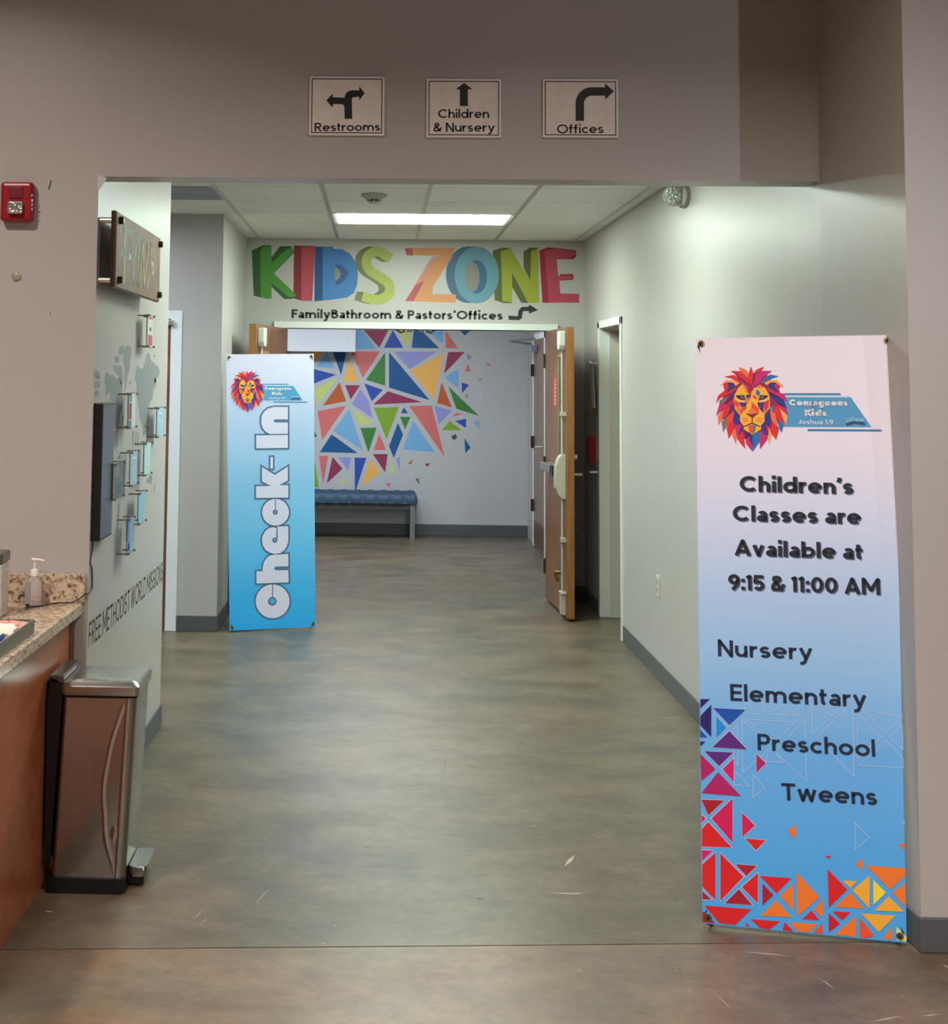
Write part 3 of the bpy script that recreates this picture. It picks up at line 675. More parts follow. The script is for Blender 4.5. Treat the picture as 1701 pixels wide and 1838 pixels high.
# ------------------------------------------------------------------ triangle mural on the far wall
FP = planeY(14.7)
def kM(x, y): return (540+x/4.05, 580+y/4.05)
SB, DB, RB, MR, SA, YO, GR, LG, YG, LV, BO = (118, 176, 222), (8, 86, 146), (42, 78, 172), (146, 48, 84), (214, 112, 110), (242, 182, 92), (58, 130, 58), (128, 168, 46), (196, 212, 122), (148, 150, 212), (190, 92, 42)
mural = thing('triangle_mural', tuple(on(FP, 690, 880)), 'colourful mural of scattered painted triangles on the far grey wall', 'mural')
TRI = [([(400, 50), (445, 50), (545, 185), (400, 190)], SB), ([(455, 50), (636, 50), (570, 178)], MR), ([(668, 50), (745, 180), (602, 180)], RB), ([(695, 50), (797, 50), (782, 180)], YG),
 ([(820, 50), (872, 50), (1005, 182), (805, 180)], DB), ([(905, 50), (1035, 50), (1030, 150)], SB), ([(1050, 50), (1140, 182), (1052, 182)], SA), ([(1155, 50), (1240, 50), (1190, 90)], DB),
 ([(80, 200), (165, 200), (105, 275), (80, 290)], YO), ([(190, 210), (245, 330), (110, 318)], SB), ([(228, 200), (333, 200), (292, 378)], DB), ([(362, 205), (575, 205), (450, 398)], SA),
 ([(612, 212), (612, 455), (472, 412)], GR), ([(640, 210), (935, 560), (640, 468)], DB), ([(675, 207), (985, 207), (790, 335)], LV), ([(1040, 218), (965, 555), (795, 348)], YO),
 ([(1070, 210), (1190, 210), (1040, 368)], MR), ([(350, 255), (422, 425), (310, 425)], YO), ([(70, 328), (255, 375), (70, 450)], RB), ([(268, 395), (118, 600), (100, 480)], YG),
 ([(280, 430), (328, 568), (160, 600)], BO), ([(320, 450), (430, 452), (362, 555)], MR), ([(460, 438), (595, 485), (515, 568)], RB), ([(430, 480), (490, 560), (520, 690), (370, 590)], LV),
 ([(632, 495), (880, 575), (525, 592)], MR), ([(1022, 430), (1097, 612), (990, 582)], BO), ([(1145, 330), (1145, 475), (1045, 395)], SB), ([(1072, 460), (1295, 675), (1130, 622)], GR),
 ([(1168, 432), (1222, 448), (1170, 510)], RB), ([(328, 600), (155, 850), (120, 640)], SA), ([(350, 625), (450, 925), (235, 785)], SB), ([(385, 632), (540, 735), (420, 738)], YG),
 ([(530, 615), (712, 610), (622, 845)], LG), ([(748, 612), (778, 655), (727, 655)], RB), ([(720, 680), (795, 682), (757, 775)], GR), ([(785, 600), (950, 600), (1045, 975)], SA),
 ([(970, 600), (1100, 635), (1000, 735)], LV), ([(1100, 680), (1130, 650), (1175, 662)], SA), ([(1200, 695), (1200, 762), (1120, 712)], RB), ([(1080, 710), (1165, 778), (1025, 778)], LG),
 ([(1250, 720), (1298, 710), (1298, 775)], SB), ([(705, 725), (742, 810), (675, 980), (640, 895)], DB), ([(815, 710), (975, 940), (738, 918)], SB), ([(432, 762), (550, 760), (490, 940)], GR),
 ([(570, 805), (618, 922), (527, 922)], SA), ([(222, 808), (413, 945), (137, 938)], DB), ([(130, 965), (200, 965), (160, 1165)], SA), ([(230, 972), (302, 1058), (187, 1165)], MR),
 ([(270, 975), (365, 975), (345, 1075)], LV), ([(390, 978), (475, 980), (392, 1235)], RB), ([(505, 985), (578, 1085), (440, 1190)], YO), ([(522, 952), (630, 952), (612, 1085)], MR),
 ([(655, 1000), (683, 1082), (637, 1088)], YG), ([(692, 985), (718, 975), (720, 1080)], LV), ([(275, 1135), (320, 1135), (300, 1188)], YG), ([(612, 1162), (655, 1162), (640, 1198)], SA),
 ([(830, 1132), (855, 1128), (862, 1180)], GR), ([(778, 1018), (815, 990), (800, 1030)], BO), ([(898, 1022), (938, 1018), (920, 1045)], MR), ([(1188, 835), (1232, 905), (1195, 945)], DB),
 ([(1090, 825), (1125, 805), (1135, 835), (1110, 850)], (66, 76, 76)), ([(1213, 290), (1232, 352), (1193, 352)], SA), ([(1350, 290), (1392, 303), (1355, 312)], SA), ([(1290, 400), (1318, 405), (1300, 420)], LG),
 ([(1190, 520), (1212, 515), (1212, 550)], LG), ([(1290, 510), (1320, 525), (1300, 545)], (214, 200, 170)), ([(1200, 220), (1245, 245), (1215, 270)], (140, 144, 190)), ([(60, 700), (118, 825), (60, 840)], GR), ([(60, 1190), (100, 1000), (130, 1195)], LG),
 ([(-60, 480), (60, 470), (40, 640)], SB), ([(-60, 700), (30, 660), (40, 860), (-40, 900)], SA), ([(-50, 950), (60, 900), (30, 1100)], RB)]
for pts, c in TRI: obj('triangle', flat_polys(MB(), FP, [(pts, c)], 0, kM), None, mural)
pale = mat('painted_outline', (.58, .60, .63), .5)

# ------------------------------------------------------------------ tufted bench
bx0, bx1, by0, by1 = -1.0, .395, 14.25, 14.66
bench = thing('tufted_bench', ((bx0+bx1)/2, (by0+by1)/2, 0), 'dark blue tufted bench with nailhead trim against the far wall', 'bench')
velv = mat('blue_velvet', (34, 66, 92), .55, var=.15, vscale=8)
cu = MB(); nx, ny = 84, 20; top = []
for j in range(ny+1):
    for i in range(nx+1):
        x = bx0+(bx1-bx0)*i/nx; y = by0+(by1-by0)*j/ny; e = min(i, nx-i)/nx*(bx1-bx0); e2 = min(j, ny-j)/ny*(by1-by0)
        rr = .05; ed = min(e, e2); h = .43+.052*(1-max(0, 1-ed/rr)**2)**.5
        px_, py_ = (x-bx0)/.14, (y-by0)/.135
        d = 1
        for cx_ in (round(px_), round(px_-.5)+.5):
            for cy_ in (round(py_-.5)+.5,) if cx_ == round(px_) else (round(py_),):
                d = min(d, math.hypot(px_-cx_, py_-cy_))
        h -= .034*math.exp(-(d/.22)**2); sc_ = abs(math.sin(math.pi*(x-bx0)/.14)); h -= .014*(1-sc_)*max(0, 1-e2/.08); top.append(Vector((x, y-(.012*sc_ if j == 0 else .008*sc_ if j == 1 else 0), h)))
fs = [(j*(nx+1)+i, j*(nx+1)+i+1, (j+1)*(nx+1)+i+1, (j+1)*(nx+1)+i) for j in range(ny) for i in range(nx)]
cu.add(top, fs)
edge = [(i) for i in range(nx+1)]+[(j*(nx+1)+nx) for j in range(1, ny+1)]+[ny*(nx+1)+i for i in range(nx-1, -1, -1)]+[j*(nx+1) for j in range(ny-1, 0, -1)]
low = [Vector((top[k].x, top[k].y, .368)) for k in edge]; base_i = len(cu.v); cu.v += low
for a in range(len(edge)):
    b = (a+1) % len(edge); cu.f.append([edge[a], edge[b], base_i+b, base_i+a]); cu.m.append(0)
cu.f.append([base_i+a for a in range(len(edge))]); cu.m.append(0)
obj('cushion', cu, velv, bench, smooth=True)
obj('apron', MB().box(bx0+.015, bx1-.015, by0+.012, by1-.012, .31, .368), mat('dark_grey_apron', (62, 64, 68), .6), bench)
nh = MB()
for k in range(70):
    x = bx0+.02+k*(bx1-bx0-.04)/69; nh.lathe((x, by0-.001, .376), [(.006, -.001), (.005, -.004), (.001, -.005)], 6, axis='Y')
nh_o = obj('nailheads', nh, chrome, bench); nh_o['kind'] = 'stuff'
for x in (bx0+.02, bx1-.075):
    for y in (by0+.005, by1-.06): obj('leg', MB().box(x, x+.05, y, y+.05, 0, .368), mat('grey_bench_leg', (112, 116, 118), .4), bench, bevel=.003)

# ------------------------------------------------------------------ overhead signs
SP = planeY(YF)
platem = mat('weathered_sign_print', (238, 229, 218), .5, var=.16, vscale=16)
def kS(x, y): return (520+x/2.7885, 110+y/2.7885)
def sign(x0, y0, x1, y1, label, arrow, lines):
    sp = planeY(YF-.012)
    a = on(sp, *kS(x0, y1)); b = on(sp, *kS(x1, y0))
    t = thing('direction_sign', ((a.x+b.x)/2, YF-.006, a.z), label, 'sign', 'direction signs on the header wall')
    obj('panel', MB().box(a.x, b.x, YF-.012, YF, a.z, b.z), mat('sign_white_edge', (240, 236, 230), .45), t, bevel=.002)
    def rect(p, q, c, ly, nm):
        A, B = on(lift(sp, ly), *kS(x0+p, y1-p)), on(lift(sp, ly), *kS(x1-p, y0+p))
        mb = MB(); mb.use(c); mb.flat = True; mb.add([(A.x, A.y, A.z), (B.x, A.y, A.z), (B.x, A.y, B.z), (A.x, A.y, B.z)], [(0, 1, 2, 3)]); return obj(nm, mb, None, t)
    rect(11, 0, P((60, 56, 54)), 0, 'border'); rect(16, 0, platem, 1, 'print')
    mb = MB()
    for pts in arrow: flat_polys(mb, sp, [(pts, inkm)], 2, kS)
    obj('arrow', mb, None, t)
    mb = MB()
    for s, l, r, cap in lines: text(mb, sp, s, kS(*l), kS(*r), cap/2.7885, inkm, 2, stroke=.165, gap=.08)
    obj('lettering', mb, None, t)
def arc(cx, cy, r, a0, a1, n=8): return [(cx+r*math.cos(math.radians(a0+(a1-a0)*k/n)), cy+r*math.sin(math.radians(a0+(a1-a0)*k/n))) for k in range(n+1)]
sign(95, 76, 475, 370, 'white edged sign reading Restrooms with a forked arrow, leftmost above the opening',
     [[(274, 288), (274, 230)]+arc(256, 232, 18, 0, -90, 5)+[(216, 214), (214, 232), (183, 196), (214, 162), (216, 180), (272, 182)]+arc(312, 183, 38, 180, 270, 6)+[(348, 145), (346, 124), (375, 160), (346, 196), (348, 178), (322, 178)]+arc(324, 192, 14, 270, 180, 4)+[(312, 288)]],
     [('Restrooms', (124, 350), (452, 348), 42)])
sign(682, 88, 1058, 381, 'white edged sign reading Children & Nursery with an upward arrow, middle one',
     [[(851, 224), (851, 140), (830, 140), (872, 108), (914, 140), (891, 140), (891, 224)]],
     [('Children', (742, 284), (998, 284), 44), ('& Nursery', (718, 352), (1026, 352), 44)])
sign(1265, 89, 1643, 381, 'white edged sign reading Offices with an arrow bending right, rightmost above the opening',
     [[(1430, 298), (1430, 210)]+arc(1510, 210, 80, 180, 270, 10)+[(1578, 130), (1576, 110), (1622, 150), (1578, 192), (1578, 172), (1510, 172)]+arc(1512, 212, 40, 270, 180, 8)+[(1472, 298)]],
     [('Offices', (1337, 362), (1570, 360), 46)])

# ------------------------------------------------------------------ fire strobe, round cover, wall marks
def kW(x, y): return (x/5.3156, 300+y/5.3156)
sa = on(planeY(YF-.02), *kW(10, 520)); sb = on(planeY(YF-.02), *kW(332, 148))
st_ = thing('fire_alarm_strobe', ((sa.x+sb.x)/2, YF-.02, sa.z), 'red fire alarm strobe with clear lens on the left wall', 'fire alarm')
redm = mat('red_alarm_plastic', (150, 22, 34), .35)
obj('housing', MB().box(sa.x, sb.x, YF-.045, YF, sa.z, sb.z), redm, st_, bevel=.014, seg=3)
a = on(planeY(YF-.045), *kW(78, 448)); b = on(planeY(YF-.045), *kW(226, 330))
obj('lens', MB().box(a.x, b.x, YF-.068, YF-.044, a.z, b.z), mat('clear_lens', (210, 205, 195), .06, .75, bump=.9, bscale=60), st_, bevel=.007)
obj('horn_panel', MB().box(a.x+.003, b.x-.003, YF-.050, YF-.044, b.z+.012, sb.z-.018), mat('dark_red_panel', (118, 14, 26), .4), st_, bevel=.003)
mb = MB(); SPf = planeY(YF-.0455); w_ = P((226, 190, 186))
for ch, yy in zip('FIRE', (272, 318, 358, 400)): text(mb, SPf, ch, kW(298, yy+14), kW(314, yy+14), 5.0, w_, 1, stroke=.2)
obj('lettering', mb, None, st_)
c = on(planeY(YF), *kW(158, 1042))
tag(obj('round_cover_plate', MB().lathe((c.x, YF, c.z), [(.017, 0), (.017, -.004), (.012, -.008), (.004, -.009)], 20, axis='Y'), mat('beige_cover', (170, 156, 142), .3), smooth=True), 'small beige round cover on the wall below the fire alarm', 'wall plate')
mk = MB(); flat_polys(mk, SP, [([(458, 212), (482, 128), (496, 124), (470, 216)], (46, 38, 38)), ([(470, 1415), (486, 1362), (490, 1364), (478, 1416)], (110, 96, 88)), ([(684, 1404), (700, 1398), (700, 1402), (686, 1408)], (120, 106, 98))], 0, kW)
tag(obj('wall_scratch', mk, None), 'dark diagonal scratch on the wall right of the fire alarm', 'wall mark')

# ------------------------------------------------------------------ left wall: board, holders, monitor, map, lettering
LWx = XL
def kL(x, y): return (180+x/9.19, 360+y/9.19)
BX = -.955
bp_ = planeX(BX)
brd = thing('mission_board', (BX, 5.39, 1.975), 'brown standoff sign board with outlined coloured letters high on the left wall', 'sign')
y0b, y1b, z0b, z1b = 4.895, 5.885, 1.972, 2.25
obj('backer', MB().box(BX-.02, BX-.003, y0b, y1b, z0b, z1b), darkw, brd, bevel=.002)
obj('face', MB().box(BX-.003, BX, y0b+.006, y1b-.003, z0b+.004, z1b-.003), signw, brd)
for (yy, zz) in ((y0b+.03, z0b+.03), (y0b+.03, z1b-.03), (y1b-.03, z0b+.03), (y1b-.03, z1b-.03)):
    yy2 = max(yy, 5.0)
    obj('standoff', MB().lathe((XL, yy if yy > 4.95 else 4.952, zz), [(.011, 0), (.011, .057)], 14, axis='X'), steel2, brd)
    obj('standoff_cap', MB().lathe((BX, yy if yy > 4.95 else 4.952, zz), [(.014, 0), (.014, .012), (.010, .016)], 14, axis='X'), mat('dark_bronze', (60, 58, 50), .35, .6), brd)
mb = MB()
def yz(x, u, v): return Vector((x, y0b+(y1b-y0b)*u, z0b+(z1b-z0b)*v))
def bstroke(pts, w, c, ly):
    mb.use(P(c)); x = BX+.0005+.0004*ly
    for i in range(len(pts)-1):
        (u0, v0), (u1, v1) = pts[i], pts[i+1]
        a = yz(x, u0, v0); b = yz(x, u1, v1); t_ = (b-a).normalized(); n = Vector((1, 0, 0)).cross(t_)*w
        mb.add([a+n-t_*w*.5, b+n+t_*w*.5, b-n+t_*w*.5, a-n-t_*w*.5][::-1], [(0, 1, 2, 3)])
mb.flat = True
SL, BL_, BL2, YGc, YLc, PK = (196, 196, 190), (150, 180, 196), (96, 134, 166), (186, 196, 120), (222, 224, 160), (226, 190, 178)
bstroke([(.17, .10), (.17, .80), (.30, .80)], .010, SL, 0); bstroke([(.10, .48), (.30, .48)], .010, SL, 0)
bstroke([(.15, .80), (.30, .80)], .013, (92, 100, 96), 1); bstroke([(.12, .50), (.26, .50)], .013, (92, 100, 96), 1)
bstroke([(.21, .78), (.21, .52)], .002, SL, 1); bstroke([(.28, .78), (.28, .50)], .002, SL, 1)
bstroke([(.33, .86), (.335, .50), (.36, .12)], .006, BL_, 0); bstroke([(.36, .12), (.38, .50), (.46, .82)], .006, BL_, 0); bstroke([(.46, .84), (.455, .60)], .010, BL2, 1)
bstroke([(.40, .10), (.47, .55)], .005, BL_, 1)
bstroke([(.455, .55), (.48, .13), (.52, .50), (.56, .80)], .006, YGc, 2); bstroke([(.56, .80), (.585, .45), (.60, .12), (.64, .50)], .006, YLc, 2)
bstroke([(.655, .82), (.66, .50), (.69, .12)], .006, PK, 2); bstroke([(.69, .12), (.715, .45), (.755, .82), (.765, .50)], .006, PK, 3)
bstroke([(.655, .80), (.67, .62)], .003, (96, 66, 56), 4); bstroke([(.752, .74), (.755, .58)], .003, (96, 66, 56), 4)
bstroke([(.775, .40), (.775, .53), (.815, .53), (.815, .40), (.775, .40)], .009, (238, 226, 214), 4)
bstroke([(.07, .12), (.07, .88), (.13, .90)], .003, (170, 172, 166), 0)
obj('lettering', mb, None, brd)

mapp = thing('world_map_decal', tuple(on(planeX(XL), 225, 900)), 'grey world map decal spread over the left wall behind the acrylic holders', 'wall decal')
def kC(x, y): return (140+x/5.106, 540+y/5.106)
MG = (132, 138, 140)
WP = planeX(XL)
CONT = [[(385, 420), (400, 405), (418, 408), (422, 435), (410, 490), (385, 502), (368, 470)], [(440, 412), (470, 403), (492, 450), (478, 560), (470, 640), (450, 700), (435, 825), (428, 700), (425, 600), (410, 540), (418, 460)],
 [(250, 665), (268, 652), (285, 672), (300, 685), (315, 676), (330, 690), (345, 710), (375, 705), (395, 740), (405, 790), (400, 850), (415, 900), (412, 960), (398, 1000), (385, 1040), (378, 1110), (370, 1190), (350, 1210), (338, 1150), (330, 1080), (325, 1000), (315, 930), (295, 900), (285, 820), (262, 880), (250, 850), (258, 800), (245, 740)],
 [(320, 600), (328, 580), (335, 600), (355, 590), (400, 600), (412, 660), (410, 720), (402, 790), (385, 740), (372, 690), (350, 660), (335, 650)], [(340, 500), (375, 510), (380, 560), (350, 575), (330, 540)],
 [(325, 1200), (345, 1195), (365, 1230), (372, 1330), (350, 1345), (368, 1400), (355, 1390), (330, 1310)], [(375, 1405), (392, 1440), (372, 1452), (360, 1440)],
 [(540, 600), (552, 585), (560, 612), (580, 625), (600, 600), (612, 560), (620, 530), (630, 490), (645, 472), (658, 490), (662, 525), (678, 560), (690, 555), (712, 590), (735, 600), (750, 650), (735, 700), (722, 700), (712, 760), (700, 740), (692, 800), (688, 850), (680, 900), (660, 930), (650, 960), (660, 1020), (650, 1090), (635, 1140), (620, 1160), (600, 1140), (582, 1130), (565, 1080), (560, 1000), (545, 900), (535, 840), (540, 760), (522, 720), (530, 650)],
 [(590, 1140), (645, 1150), (632, 1260), (618, 1200), (598, 1255)], [(690, 490), (708, 500), (706, 520), (695, 515)], [(700, 700), (715, 720), (706, 822), (698, 780)], [(545, 350), (562, 350), (560, 400), (548, 415)],
 [(625, 1650), (660, 1600), (678, 1590), (680, 1640), (672, 1690), (655, 1665), (640, 1680)], [(700, 1670), (708, 1680), (698, 1760), (692, 1760)], [(548, 1200), (556, 1210), (550, 1330), (540, 1330)], [(530, 1200), (538, 1200), (528, 1330), (520, 1320)], [(500, 1190), (512, 1190), (505, 1330), (495, 1330)],
 [(668, 980), (680, 990), (672, 1030), (664, 1010)], [(468, 735), (482, 735), (480, 775), (470, 765)], [(365, 1863), (385, 1848), (378, 1980), (370, 2060), (365, 2130), (356, 2080), (360, 1960)], [(410, 1050), (425, 1060), (400, 1190), (398, 1120)]]
for pts in CONT: obj('continent', flat_polys(MB(), WP, [(pts, MG)], 0, kC), None, mapp)
mb = MB()
text(mb, WP, 'Map', (168.5, 681), (179.5, 679), 17, P((110, 116, 108)), 0); text(mb, WP, 'of us', (168.8, 697), (179, 695), 14, P((120, 126, 118)), 0); text(mb, WP, 'all in', (169.2, 712), (177, 710), 12, P((120, 126, 118)), 0)
obj('small_lettering', mb, None, mapp)

wl = MB(); text(wl, WP, 'FREE METHODIST WORLD MISSIONS', (158.5, 1164), (292, 1042), 45, P((52, 58, 54)), 0, stroke=.13, gap=.13)
tag(obj('missions_lettering', wl, None), 'thin dark capital lettering FREE METHODIST WORLD MISSIONS low on the left wall', 'wall lettering')

acry = mat('clear_acrylic', (0.92, 0.95, 0.93), .06, trans=.95, spec=.5); acry.node_tree.nodes['Principled BSDF'].inputs['IOR'].default_value = 1.2
HX = -.985
def holder(x0, x1, ya, yb, look, kind):
    p = planeX(HX)
    a = on(p, x0, yb); b = on(p, x1, ya); y0_, y1_, z0_, z1_ = a.y, b.y, (a.z+on(p, x1, yb).z)/2, (b.z+on(p, x0, ya).z)/2
    a2 = on(p, x0, ya); z0_ = a.z; z1_ = a2.z
    t = thing('acrylic_holder', (HX, (y0_+y1_)/2, z0_), look, 'card holder', 'acrylic card holders on the mission wall')
    ins = MB(); n = HX-.003
    def q(u0, u1, v0, v1, c, ly=0):
        ins.use(P(c)); x = n+.0003*ly; yy = lambda u: y0_+.012+(y1_-y0_-.024)*u; zz = lambda v: z0_+.004+(z1_-z0_-.008)*v
        ins.add([(x, yy(u0), zz(v0)), (x, yy(u0), zz(v1)), (x, yy(u1), zz(v1)), (x, yy(u1), zz(v0))], [(3, 2, 1, 0)] if False else [(0, 3, 2, 1)])
    if kind == 'red_top': q(0, 1, 0, 1, (214, 208, 196)); q(.1, .9, .05, .38, (176, 84, 100), 1); q(.3, .7, .5, .62, (90, 96, 92), 1); q(.0, 1, .88, .98, (188, 120, 120), 1)
    elif kind == 'red_left': q(0, 1, 0, 1, (206, 222, 232)); q(0, .42, .25, .72, (158, 72, 74), 1); q(0, .42, .0, .22, (110, 128, 140), 1); q(0, .42, .75, 1, (140, 150, 150), 1)
    elif kind == 'map': q(0, 1, 0, 1, (104, 116, 126)); q(.1, .6, .6, .9, (126, 140, 152), 1); q(.3, .9, .1, .4, (86, 98, 112), 1)
    elif kind == 'cyan': q(0, 1, 0, 1, (140, 192, 216))
    elif kind == 'pale': q(0, 1, 0, 1, (184, 214, 220))
    elif kind == 'blue': q(0, 1, 0, 1, (122, 164, 212)); q(.1, .9, .1, .3, (140, 180, 220), 1); q(0, .3, 0, 1, (104, 140, 188), 1)
    else: q(0, 1, 0, 1, (158, 192, 216)); q(.2, .8, .78, .84, (206, 222, 232), 1); q(.2, .7, .5, .56, (180, 206, 226), 1)
    ins.flat = True
    obj('printed_card', ins, None, t)
    obj('back_plate', MB().box(HX-.007, HX-.0045, y0_, y1_, z0_, z1_), acry, t)
    for yy in (y0_+.008, y1_-.008):
        for zz in (z0_+.006, z1_-.006):
            obj('standoff', MB().lathe((XL, yy, zz), [(.003, 0), (.003, HX-XL+.001), (.005, HX-XL+.001), (.005, HX-XL+.006)], 10, axis='X'), mat('holder_standoff', (128, 124, 108), .35, .5), t)
holder(265, 277, 563, 624, 'acrylic holder with a red and cream card, highest one under the board', 'red_top')
holder(231, 246, 705, 771, 'acrylic holder with a half red half pale blue card', 'red_left')
holder(282, 296, 731, 787, 'acrylic holder with a light blue card nearest the wall end', 'sky')
holder(234, 249, 811, 875, 'acrylic holder with a light blue card below the red one', 'sky')
holder(259, 273, 795, 856, 'acrylic holder with a very pale cyan card', 'pale')
holder(204, 223, 832, 900, 'acrylic holder with a dark slate map card beside the monitor', 'map')
holder(248.5, 263, 885, 944, 'acrylic holder with a plain bright cyan card', 'cyan')
holder(229, 242, 932, 998, 'acrylic holder with a mid blue card, lowest of all', 'blue')

mon = thing('wall_monitor', (-1.01, 5.03, 1.06), 'black upright monitor mounted flat on the left wall near the corner', 'monitor')
obj('casing', MB().box(XL+.001, -.998, 4.945, 5.165, 1.062, 1.556), blackp, mon, bevel=.003)
obj('screen', MB().box(-.998, -.9965, 4.950, 5.148, 1.070, 1.549), mat('grey_dark_screen', (92, 104, 116), .25), mon)

# ------------------------------------------------------------------ thermostat-like box? none; emergency light, smoke detector, outlet
e0 = on(planeX(XR), 1231, 352)
em = thing('emergency_light', (XR, e0.y, e0.z-.06), 'white round emergency light head high on the right corridor wall', 'emergency light')
obj('back_plate', MB().rings([[Vector((XR-d, e0.y+.115*s*math.cos(a), e0.z-.005+.055*s*math.sin(a))) for a in [2*math.pi*k/24 for k in range(24)]] for d, s in ((0, 1), (.022, 1), (.03, .85))]), mat('white_plastic', (160, 158, 148), .45), em, smooth=True)
ax = Vector((-.35, -1, -.12)).normalized(); u_ = ax.orthogonal().normalized(); w_2 = ax.cross(u_); c0 = Vector((XR-.062, e0.y-.005, e0.z))
def disc_rings(c, prof, n=24): return [[c+ax*d+(u_*math.cos(2*math.pi*k/n)+w_2*math.sin(2*math.pi*k/n))*r for k in range(n)] for r, d in prof]
obj('lamp_head', MB().rings(disc_rings(c0, [(.02, -.05), (.045, -.03), (.055, 0), (.055, .03), (.047, .032)])), mat('white_plastic', (160, 158, 148), .45), em, smooth=True)
ln = obj('lamp_lens', MB().rings(disc_rings(c0, [(.046, .029), (.044, .036), (.02, .04)])), mat('lens_glass', (180, 188, 180), .12, .5, bump=.8, bscale=70), em, smooth=True)
for k in range(7):
    a = 2*math.pi*k/6; r = 0 if k == 6 else .027; p = c0+ax*.042+(u_*math.cos(a)+w_2*math.sin(a))*r
    obj('lamp_bead', MB().rings([[p+ax*d+(u_*math.cos(2*math.pi*j/8)+w_2*math.sin(2*math.pi*j/8))*rr for j in range(8)] for rr, d in ((.008, -.006), (.008, 0), (.003, .003))]), mat('bead_white', (190, 200, 190), .2), em)
sd = thing('smoke_detector', (-.045, 8.0, 2.66), 'white round smoke detector on the corridor ceiling before the panel light', 'smoke detector')
wp = mat('smoke_plastic', (168, 166, 150), .45)
obj('base', MB().lathe((-.045, 8.0, ZC-.004), [(.075, .0), (.078, -.010), (.060, -.020), (.048, -.030)], 28), wp, sd, smooth=True)
obj('sensor_gap', MB().lathe((-.045, 8.0, ZC-.03), [(.040, 0), (.034, -.016)], 20), mat('sensor_dark', (52, 52, 44), .6), sd)
for k in range(8):
    a = 2*math.pi*k/8; obj('cage_rib', MB().obox((-.045+.039*math.cos(a), 8.0+.039*math.sin(a), ZC-.038), ((1, 0, 0), (0, 1, 0), (0, 0, 1)), (.0025, .0025, .009)), wp, sd)
obj('cap', MB().lathe((-.045, 8.0, ZC-.046), [(.036, 0), (.034, -.006), (.015, -.010)], 20), wp, sd, smooth=True)
oc = on(planeX(XR), 1182, 1052)
ou = thing('wall_outlet', (XR, oc.y, oc.z-.06), 'cream double outlet plate low on the right corridor wall', 'outlet')
obj('plate', MB().box(XR-.006, XR, oc.y-.037, oc.y+.037, oc.z-.06, oc.z+.06), mat('cream_plate', (206, 202, 180), .4), ou, bevel=.002)
for dz in (-.022, .022): obj('socket', MB().box(XR-.009, XR-.006, oc.y-.016, oc.y+.016, oc.z+dz-.014, oc.z+dz+.014), mat('cream_socket', (170, 164, 138), .4), ou, bevel=.002)
rb = on(planeX(XR), 1067, 808)
ra = thing('red_wall_box', (XR, rb.y, rb.z-.1), 'narrow dark red box on the wall behind the open right door', 'fire alarm')
obj('housing', MB().box(XR-.045, XR, rb.y-.05, rb.y+.05, rb.z-.1, rb.z+.1), redm, ra, bevel=.004)
obj('cover', MB().box(XR-.052, XR-.045, rb.y-.04, rb.y+.04, rb.z-.05, rb.z+.09), mat('dark_red_panel', (118, 14, 26), .4), ra)
hb = on(planeX(XR-.04), 1062, 655)
hk = thing('hanging_apron', (XR-.03, hb.y, hb.z-.32), 'grey cloth hanging from a wall knob between the open door and the side door', 'cloth')
cl_ = MB()
rr_ = []
for k, (dz, w0, w1) in enumerate([(0, -.01, .012), (-.06, -.02, .03), (-.15, -.04, .05), (-.24, -.07, .06), (-.31, -.09, .05), (-.325, -.05, .04)]):
    ring = []
    for j in range(9):
        f_ = j/8; yy = hb.y+w0+(w1-w0)*f_; ring.append(Vector((XR-.035-.01*math.sin(f_*9), yy, hb.z+dz)))
    for j in range(8, -1, -1):
        f_ = j/8; yy = hb.y+w0+(w1-w0)*f_; ring.append(Vector((XR-.028-.01*math.sin(f_*9), yy, hb.z+dz)))
    rr_.append(ring)
obj('cloth', cl_.rings(rr_), mat('grey_cloth', (150, 142, 134), .8), hk, smooth=True)
obj('knob', MB().lathe((XR, hb.y, hb.z+.01), [(.008, 0), (.008, -.04), (.018, -.045), (.018, -.06), (.008, -.066)], 12, axis='X'), chrome, hk)

# ------------------------------------------------------------------ counter
cx_ = -1.047
cab = thing('coffee_counter', (-1.5, 3.4, 0), 'reddish brown wooden cabinet under the granite worktop at the left edge', 'cabinet')
obj('end_panel', MB().box(-1.10, -1.08, 1.9, 4.895, 0.0, .81), cabw, cab, bevel=.002)
obj('body', MB().box(-1.9, -1.10, 1.9, 4.92, 0.02, .81), mat('cabinet_inner', (110, 60, 38), .5), cab)
obj('scribe_strip', MB().box(-1.082, -1.076, 4.87, 4.928, .0, .808), wood('dark_scribe', (92, 44, 28), (112, 58, 36), (3, 3, 1)), cab)
tag(obj('granite_worktop', MB().box(-1.92, cx_, 1.9, YF, .81, .851), granm, bevel=.004), 'speckled beige granite worktop at the left edge', 'worktop')
tag(obj('granite_backsplash', MB().box(-1.92, cx_+.008, YF-.022, YF, .851, .951), granm, bevel=.002), 'speckled granite upstand along the wall behind the worktop', 'backsplash')
